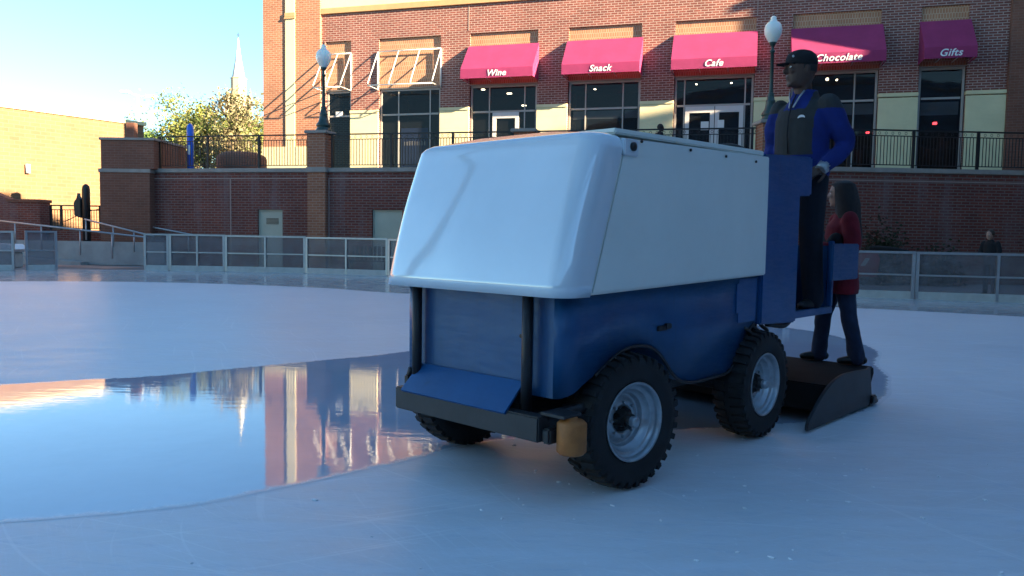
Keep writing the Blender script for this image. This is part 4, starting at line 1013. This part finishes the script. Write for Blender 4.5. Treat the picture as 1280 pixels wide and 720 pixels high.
# trousers
bm = BM()
for h_, kk, a_ in ((lh, lk, la), (rh, rk, ra)): chain(bm, [Vector(h_)+Vector((0, 0, .02)), kk, Vector(a_)+Vector((0, 0, -.02))], [.105*k_, .08*k_, .072*k_], 14)
ell_loft(bm, [(0, 0, q*k_, a*k_, b*k_) for q, a, b in ((.80, .10, .15), (.88, .125, .185), (.98, .12, .175), (1.02, .11, .16))])
remesh(bm, 'trousers', 'navy_trousers', dr, .012, 4)
# jacket : shell
bm = BM()
ell_loft(bm, [(x*k_, 0, q*k_, a*k_, b*k_) for q, x, a, b in ((.925, 0, .135, .195), (.96, 0, .155, .205), (1.06, .005, .155, .200), (1.20, .01, .15, .195), (1.32, .005, .145, .198), (1.40, 0, .12, .175), (1.45, -.01, .095, .12), (1.50, -.015, .085, .092), (1.535, -.015, .078, .084))], 22)
chain(bm, [ls, ((ls[0]+le[0])/2-.0, (ls[1]+le[1])/2+.015, (ls[2]+le[2])/2), le, lw], [.078*k_, .076*k_, .066*k_, .048*k_], 14)
chain(bm, [rs_, ((rs_[0]+re[0])/2, (rs_[1]+re[1])/2-.015, (rs_[2]+re[2])/2), re, rw], [.078*k_, .076*k_, .066*k_, .048*k_], 14)
for v in bm.verts:
    c = v.co; v.co += Vector((noise.noise(c*9), noise.noise(c*9+Vector((5, 0, 0))), noise.noise(c*7+Vector((0, 9, 0)))))*.012
jk = remesh(bm, 'jacket', 'jacket_blue', dr, .011, 4)
# charcoal chest and shoulder panels: second material by face position on the jacket mesh
jk.data.materials.append(M_['vest_grey'])
for p in jk.data.polygons:
    c = p.center/k_
    if 1.075 < c.z < 1.39 and abs(c.y) < .150: p.material_index = 1
    if 1.385 < c.z < 1.53 and .085 < abs(c.y) < .30: p.material_index = 1
bm = BM(); tube(bm, [J(.168, 0, 1.08), J(.178, -.004, 1.2), J(.168, -.005, 1.33), J(.135, -.005, 1.42), J(.085, -.004, 1.50)], .006, 6); obj('zip', bm, 'black_cloth', jk)
bm = BM(); tube(bm, [J(.142, .012, 1.40), J(.118, .02, 1.44), J(.105, .035, 1.475), J(.08, .055, 1.52)], .007, 6); tube(bm, [J(.142, -.02, 1.40), J(.118, -.03, 1.44), J(.105, -.045, 1.475), J(.08, -.06, 1.52)], .006, 6); obj('collar_piping', bm, 'rail_grey', jk)
bm = BM()
for q in range(3):
    pts = [((.165-.014*0)*k_+.004, (.095+.022*q*.0+.026*math.cos(a))*k_, (1.318+(.007+.0055*q)*math.sin(a))*k_) for a in [math.pi*i/8 for i in range(9)]]
    tube(bm, pts, .0035, 5)
obj('chest_logo', bm, 'letter', jk)
# cap
bm = BM(); cs = hs; b = bmesh.new()
lathe(b, [(.385*cs, .10*cs), (.40*cs, .16*cs), (.395*cs, .28*cs), (.35*cs, .40*cs), (.25*cs, .49*cs), (.12*cs, .535*cs), (0, .545*cs)], 24, Matrix.Diagonal((1.12, .94, 1, 1)))
merge(bm, b, Matrix.Translation(hc) @ Matrix.Rotation(hy, 4, 'Z')); cp = obj('cap', bm, 'black_cloth', dr)
bm = BM(); b = bmesh.new()
for i in range(2):
    pass
arc = [(.33*cs*math.sin(a), a) for a in [R(-70+14*i) for i in range(11)]]
u_ = [b.verts.new((.36*cs*math.cos(a)+.04*cs, .34*cs*math.sin(a), .155*cs)) for _, a in arc]; o_ = [b.verts.new((.36*cs*math.cos(a)+.04*cs+.34*cs*math.cos(a)**.5, .30*cs*math.sin(a), .115*cs)) for _, a in arc]
for i in range(10): b.faces.new((u_[i], u_[i+1], o_[i+1], o_[i]))
bmesh.ops.solidify(b, geom=list(b.faces), thickness=.008); merge(bm, b, Matrix.Translation(hc) @ Matrix.Rotation(hy, 4, 'Z')); obj('brim', bm, 'black_cloth', cp)
bm = BM(); b = bmesh.new(); sphere(b, (.34*cs, .16*cs, .30*cs), .075*cs, 8, (.5, 1, .8)); merge(bm, b, Matrix.Translation(hc) @ Matrix.Rotation(hy, 4, 'Z')); obj('cap_badge', bm, 'rail_grey', cp)
bm = BM(); b = bmesh.new(); lathe(b, [(.355*cs, -.08*cs), (.372*cs, .0), (.38*cs, .12*cs)], 20, Matrix.Translation((-.03*cs, 0, 0)) @ Matrix.Diagonal((1.08, .92, 1, 1)))
for f in [f for f in b.faces if f.calc_center_median().x > .12*cs]: b.faces.remove(f)
merge(bm, b, Matrix.Translation(hc) @ Matrix.Rotation(hy, 4, 'Z')); obj('hair', bm, 'hair_dark', dr)
for a_ in (la, ra):
    bm = BM(); chain(bm, [(a_[0]-.05, a_[1], .045), (a_[0]+.08, a_[1], .042), (a_[0]+.17, a_[1], .034)], [.045, .045, .03]); obj('shoe', bm, 'shoe', dr)
bm = BM(); dd = (Vector(lw)-Vector(le)).normalized(); tube(bm, [Vector(lw)-dd*.0, Vector(lw)+dd*.062], [.054, .046], 16); obj('cuff', bm, 'rail_grey', dr)

# second person -----------------------------------------------------
rp = thing('person', zloc(-1.78, -.17, .335), R(172), 'person in red coat and dark jeans with long dark hair, riding on the conditioner', 'person')
k_ = .98; J = lambda x, y, zz: (x*k_, y*k_, zz*k_)
hc = J(.02, 0, 1.50); hs = .225; hy = R(-18)
bm = BM(); head_rings(bm, Vector(hc), hs, hy)
chain(bm, [J(-.02, 0, 1.28), (hc[0]-.01, 0, hc[2]-.06)], [.055, .05])
ell_loft(bm, [(0, 0, q*k_, a, b) for q, a, b in ((.80, .09, .14), (.95, .08, .11), (1.1, .09, .13), (1.25, .09, .14), (1.33, .05, .07))])
ls, rs_ = J(-.01, .17, 1.27), J(0, -.17, 1.27); le, re = J(-.02, .235, 1.02), J(0, -.24, 1.02); lw, rw = J(.20, .17, 1.03), J(.22, -.14, 1.0)
chain(bm, [ls, le, lw], [.042, .034, .024]); chain(bm, [rs_, re, rw], [.042, .034, .024])
lh, rh, lk, rk, la, ra = J(0, .08, .82), J(0, -.08, .82), J(-.06, .10, .43), J(.10, -.10, .43), J(-.14, .11, .07), J(.13, -.11, .07)
for h_, kk, a_ in ((lh, lk, la), (rh, rk, ra)): chain(bm, [h_, kk, a_], [.07, .045, .032])
hand(bm, lw, (.8, -.3, .1), (0, .2, 1), .95, .8, 1); hand(bm, rw, (.9, .2, .0), (0, -.2, 1), .95, .8, -1)
pb = remesh(bm, 'body', 'skin_light', rp, .0075, 2); eyes(pb, Vector(hc), hs, hy)
bm = BM()
for h_, kk, a_ in ((lh, lk, la), (rh, rk, ra)): chain(bm, [h_, ((h_[0]+kk[0])/2, (h_[1]+kk[1])/2, (h_[2]+kk[2])/2), kk, ((a_[0]+kk[0])/2, (a_[1]+kk[1])/2, (a_[2]+kk[2])/2), Vector(a_)+Vector((0, 0, -.02))], [.095, .085, .070, .068, .070], 14)
for v in bm.verts:
    c = v.co; v.co += Vector((noise.noise(c*16), noise.noise(c*16+Vector((5, 0, 0))), 0))*.010
remesh(bm, 'jeans', 'jeans', rp, .011, 3)
bm = BM()
ell_loft(bm, [(x, 0, q*k_, a, b) for q, x, a, b in ((.62, .0, .15, .20), (.68, 0, .155, .205), (.80, 0, .15, .195), (.95, 0, .125, .165), (1.10, .005, .135, .175), (1.22, 0, .13, .185), (1.30, -.01, .09, .13), (1.37, -.01, .07, .075), (1.40, -.01, .068, .07))], 22)
chain(bm, [ls, le, lw], [.078, .066, .05], 14); chain(bm, [rs_, re, rw], [.078, .066, .05], 14)
for v in bm.verts:
    c = v.co; v.co += Vector((noise.noise(c*9), noise.noise(c*9+Vector((5, 0, 0))), noise.noise(c*7)))*.012
ct = remesh(bm, 'coat', 'red_coat', rp, .011, 4)
bm = BM(); b = bmesh.new()
ell_loft(b, [(-.10, 0, -.50, .04, .07), (-.11, .0, -.46, .065, .105), (-.10, .0, -.34, .08, .13), (-.07, 0, -.22, .10, .135), (-.05, 0, -.08, .11, .125), (-.02, 0, .03, .115, .105), (-.01, 0, .09, .10, .09), (-.01, 0, .118, .05, .045)], 16)
for v in b.verts:
    c = v.co
    if c.x > .045 and -.1 < c.z < .06: v.co.x = .045
    v.co += Vector((noise.noise(c*14), noise.noise(c*14+Vector((5, 0, 0))), 0))*.012
for f in b.faces: f.smooth = True
merge(bm, b, Matrix.Translation(hc) @ Matrix.Rotation(hy, 4, 'Z')); obj('hair', bm, 'hair_dark', rp)
bm = BM(); chain(bm, [J(.10, -.12, 1.12), J(.10, .02, 1.0), J(.09, .16, 1.10)], [.06, .085, .06]); obj('scarf', bm, 'black_cloth', rp)
for a_ in (la, ra):
    bm = BM(); chain(bm, [(a_[0]-.05, a_[1], .038), (a_[0]+.06, a_[1], .036), (a_[0]+.14, a_[1], .028)], [.038, .038, .026]); obj('shoe', bm, 'shoe', rp)

# small background people ------------------------------------------
def small_person(loc, rz, H, label, skin, top, legs, hairm, lean=0, hood=False):
    t = thing('person', loc, rz, label, 'person'); s = H/1.75
    J = lambda x, y, zz: (x*s + lean*max(0, zz-.9)*s, y*s, zz*s)
    hc = Vector(J(.03, 0, 1.60)); hs = .235*s
    bm = BM(); head_rings(bm, hc, hs, 0); chain(bm, [J(0, 0, 1.38), tuple(hc-Vector((.01, 0, .05)))], [.05*s, .05*s], 8)
    ell_loft(bm, [(lean*max(0, q-.9)*s, 0, q*s, a*s, b*s) for q, a, b in ((.85, .09, .14), (1.1, .09, .13), (1.3, .1, .15), (1.42, .05, .07))], 12)
    arms = []
    for sg in (-1, 1):
        S0, E0, W0 = J(0, sg*.18, 1.38), J(.06, sg*.25, 1.12), J(.30, sg*.17, 1.06); arms.append((S0, E0, W0))
        chain(bm, [S0, E0, W0], [.04*s, .035*s, .025*s], 8); hand(bm, W0, (1, -.2*sg, 0), (0, 0, 1), s*.95, .5, sg)
        chain(bm, [J(0, sg*.09, .88), J(.02, sg*.10, .46), J(0, sg*.11, .06)], [.07*s, .045*s, .03*s], 8)
    pb = remesh(bm, 'body', skin, t, .011, 2); eyes(pb, hc, hs, 0)
    bm = BM(); ell_loft(bm, [(lean*max(0, q-.9)*s, 0, q*s, a*s, b*s) for q, a, b in ((.80, .13, .19), (.95, .13, .18), (1.2, .14, .19), (1.36, .12, .18), (1.44, .07, .09), (1.48, .06, .07))], 14)
    for S0, E0, W0 in arms: chain(bm, [S0, E0, W0], [.07*s, .062*s, .045*s], 8)
    remesh(bm, 'jacket', top, t, .016, 3)
    bm = BM()
    for sg in (-1, 1): chain(bm, [J(0, sg*.09, .88), J(.02, sg*.10, .46), J(0, sg*.11, .08)], [.09*s, .07*s, .06*s], 10)
    remesh(bm, 'trousers', legs, t, .016, 3)
    bm = BM(); sphere(bm, hc+Vector((-.035*s, 0, .04*s)), .118*s, 12, (1.0, .85, 1.0)); obj('hair', bm, hairm, t)
    for sg in (-1, 1):
        bm = BM(); chain(bm, [J(-.04, sg*.11, .04), J(.12, sg*.11, .035)], [.04*s, .03*s], 8); obj('shoe', bm, 'shoe', t)
    return t
small_person((13.05, 21.4, 0), R(-150), 1.78, 'fair-skinned person in dark jacket leaning on the far boards at right', 'skin_light', 'black_cloth', 'navy_trousers', 'hair_brown', .12)
small_person((5.05, 28.3, 3.72), R(20), 1.76, 'silhouetted person in black at the terrace fence left of the Cafe doors', 'skin_dark', 'black_cloth', 'navy_trousers', 'hair_dark', .25)
# red garment hung behind the boards
t = thing('hung_coat', (9.0, 20.05, .5), R(-16), 'red coat with dark collar hung behind the boards, white tag showing', 'coat')
bm = BM(); ell_loft(bm, [(0, 0, 0, .30, .08), (0, 0, .15, .33, .09), (0, 0, .45, .36, .08), (0, 0, .62, .30, .06)], 16)
obj('body', bm, 'red_bright', t)
bm = BM(); chain(bm, [(.15, 0, .74), (.5, 0, .72), (1.0, 0, .66)], [.06, .07, .04]); obj('collar', bm, 'black_cloth', t)
bm = BM(); box(bm, -.055, .055, -.125, -.118, .28, .48, .004)
for v in bm.verts: v.co.x += (v.co.z-.38)*.55
obj('tag', bm, 'paper', t)

# snow shavings left on the ice
bm = BM(); rs2 = random.Random(5)
for _ in range(200):
    if rs2.random() < .5: cx, cy = rs2.gauss(1.0, 1.3), rs2.gauss(4.3, .9)
    else: cx, cy = rs2.uniform(-5, 6), rs2.uniform(2.2, 9)
    r_ = rs2.uniform(.003, .010)
    if cx < .8 and cy > 5.2+.55*(cx-.0) and cy < 9.8 or (cx < -.2 and cy > 4.8+.75*cx): continue
    b = bmesh.new(); bmesh.ops.create_icosphere(b, subdivisions=1, radius=r_)
    merge(bm, b, Matrix.Translation((cx, cy, r_*.3)) @ Matrix.Rotation(rs2.uniform(0, 3), 4, 'Z') @ Matrix.Diagonal((rs2.uniform(1, 2.4), 1, .5, 1)))
obj('snow_shavings', bm, plain('snow', (.82, .85, .88), .9), None, 'tiny white snow crumbs scattered on the ice round the machine', 'snow', kind='stuff')
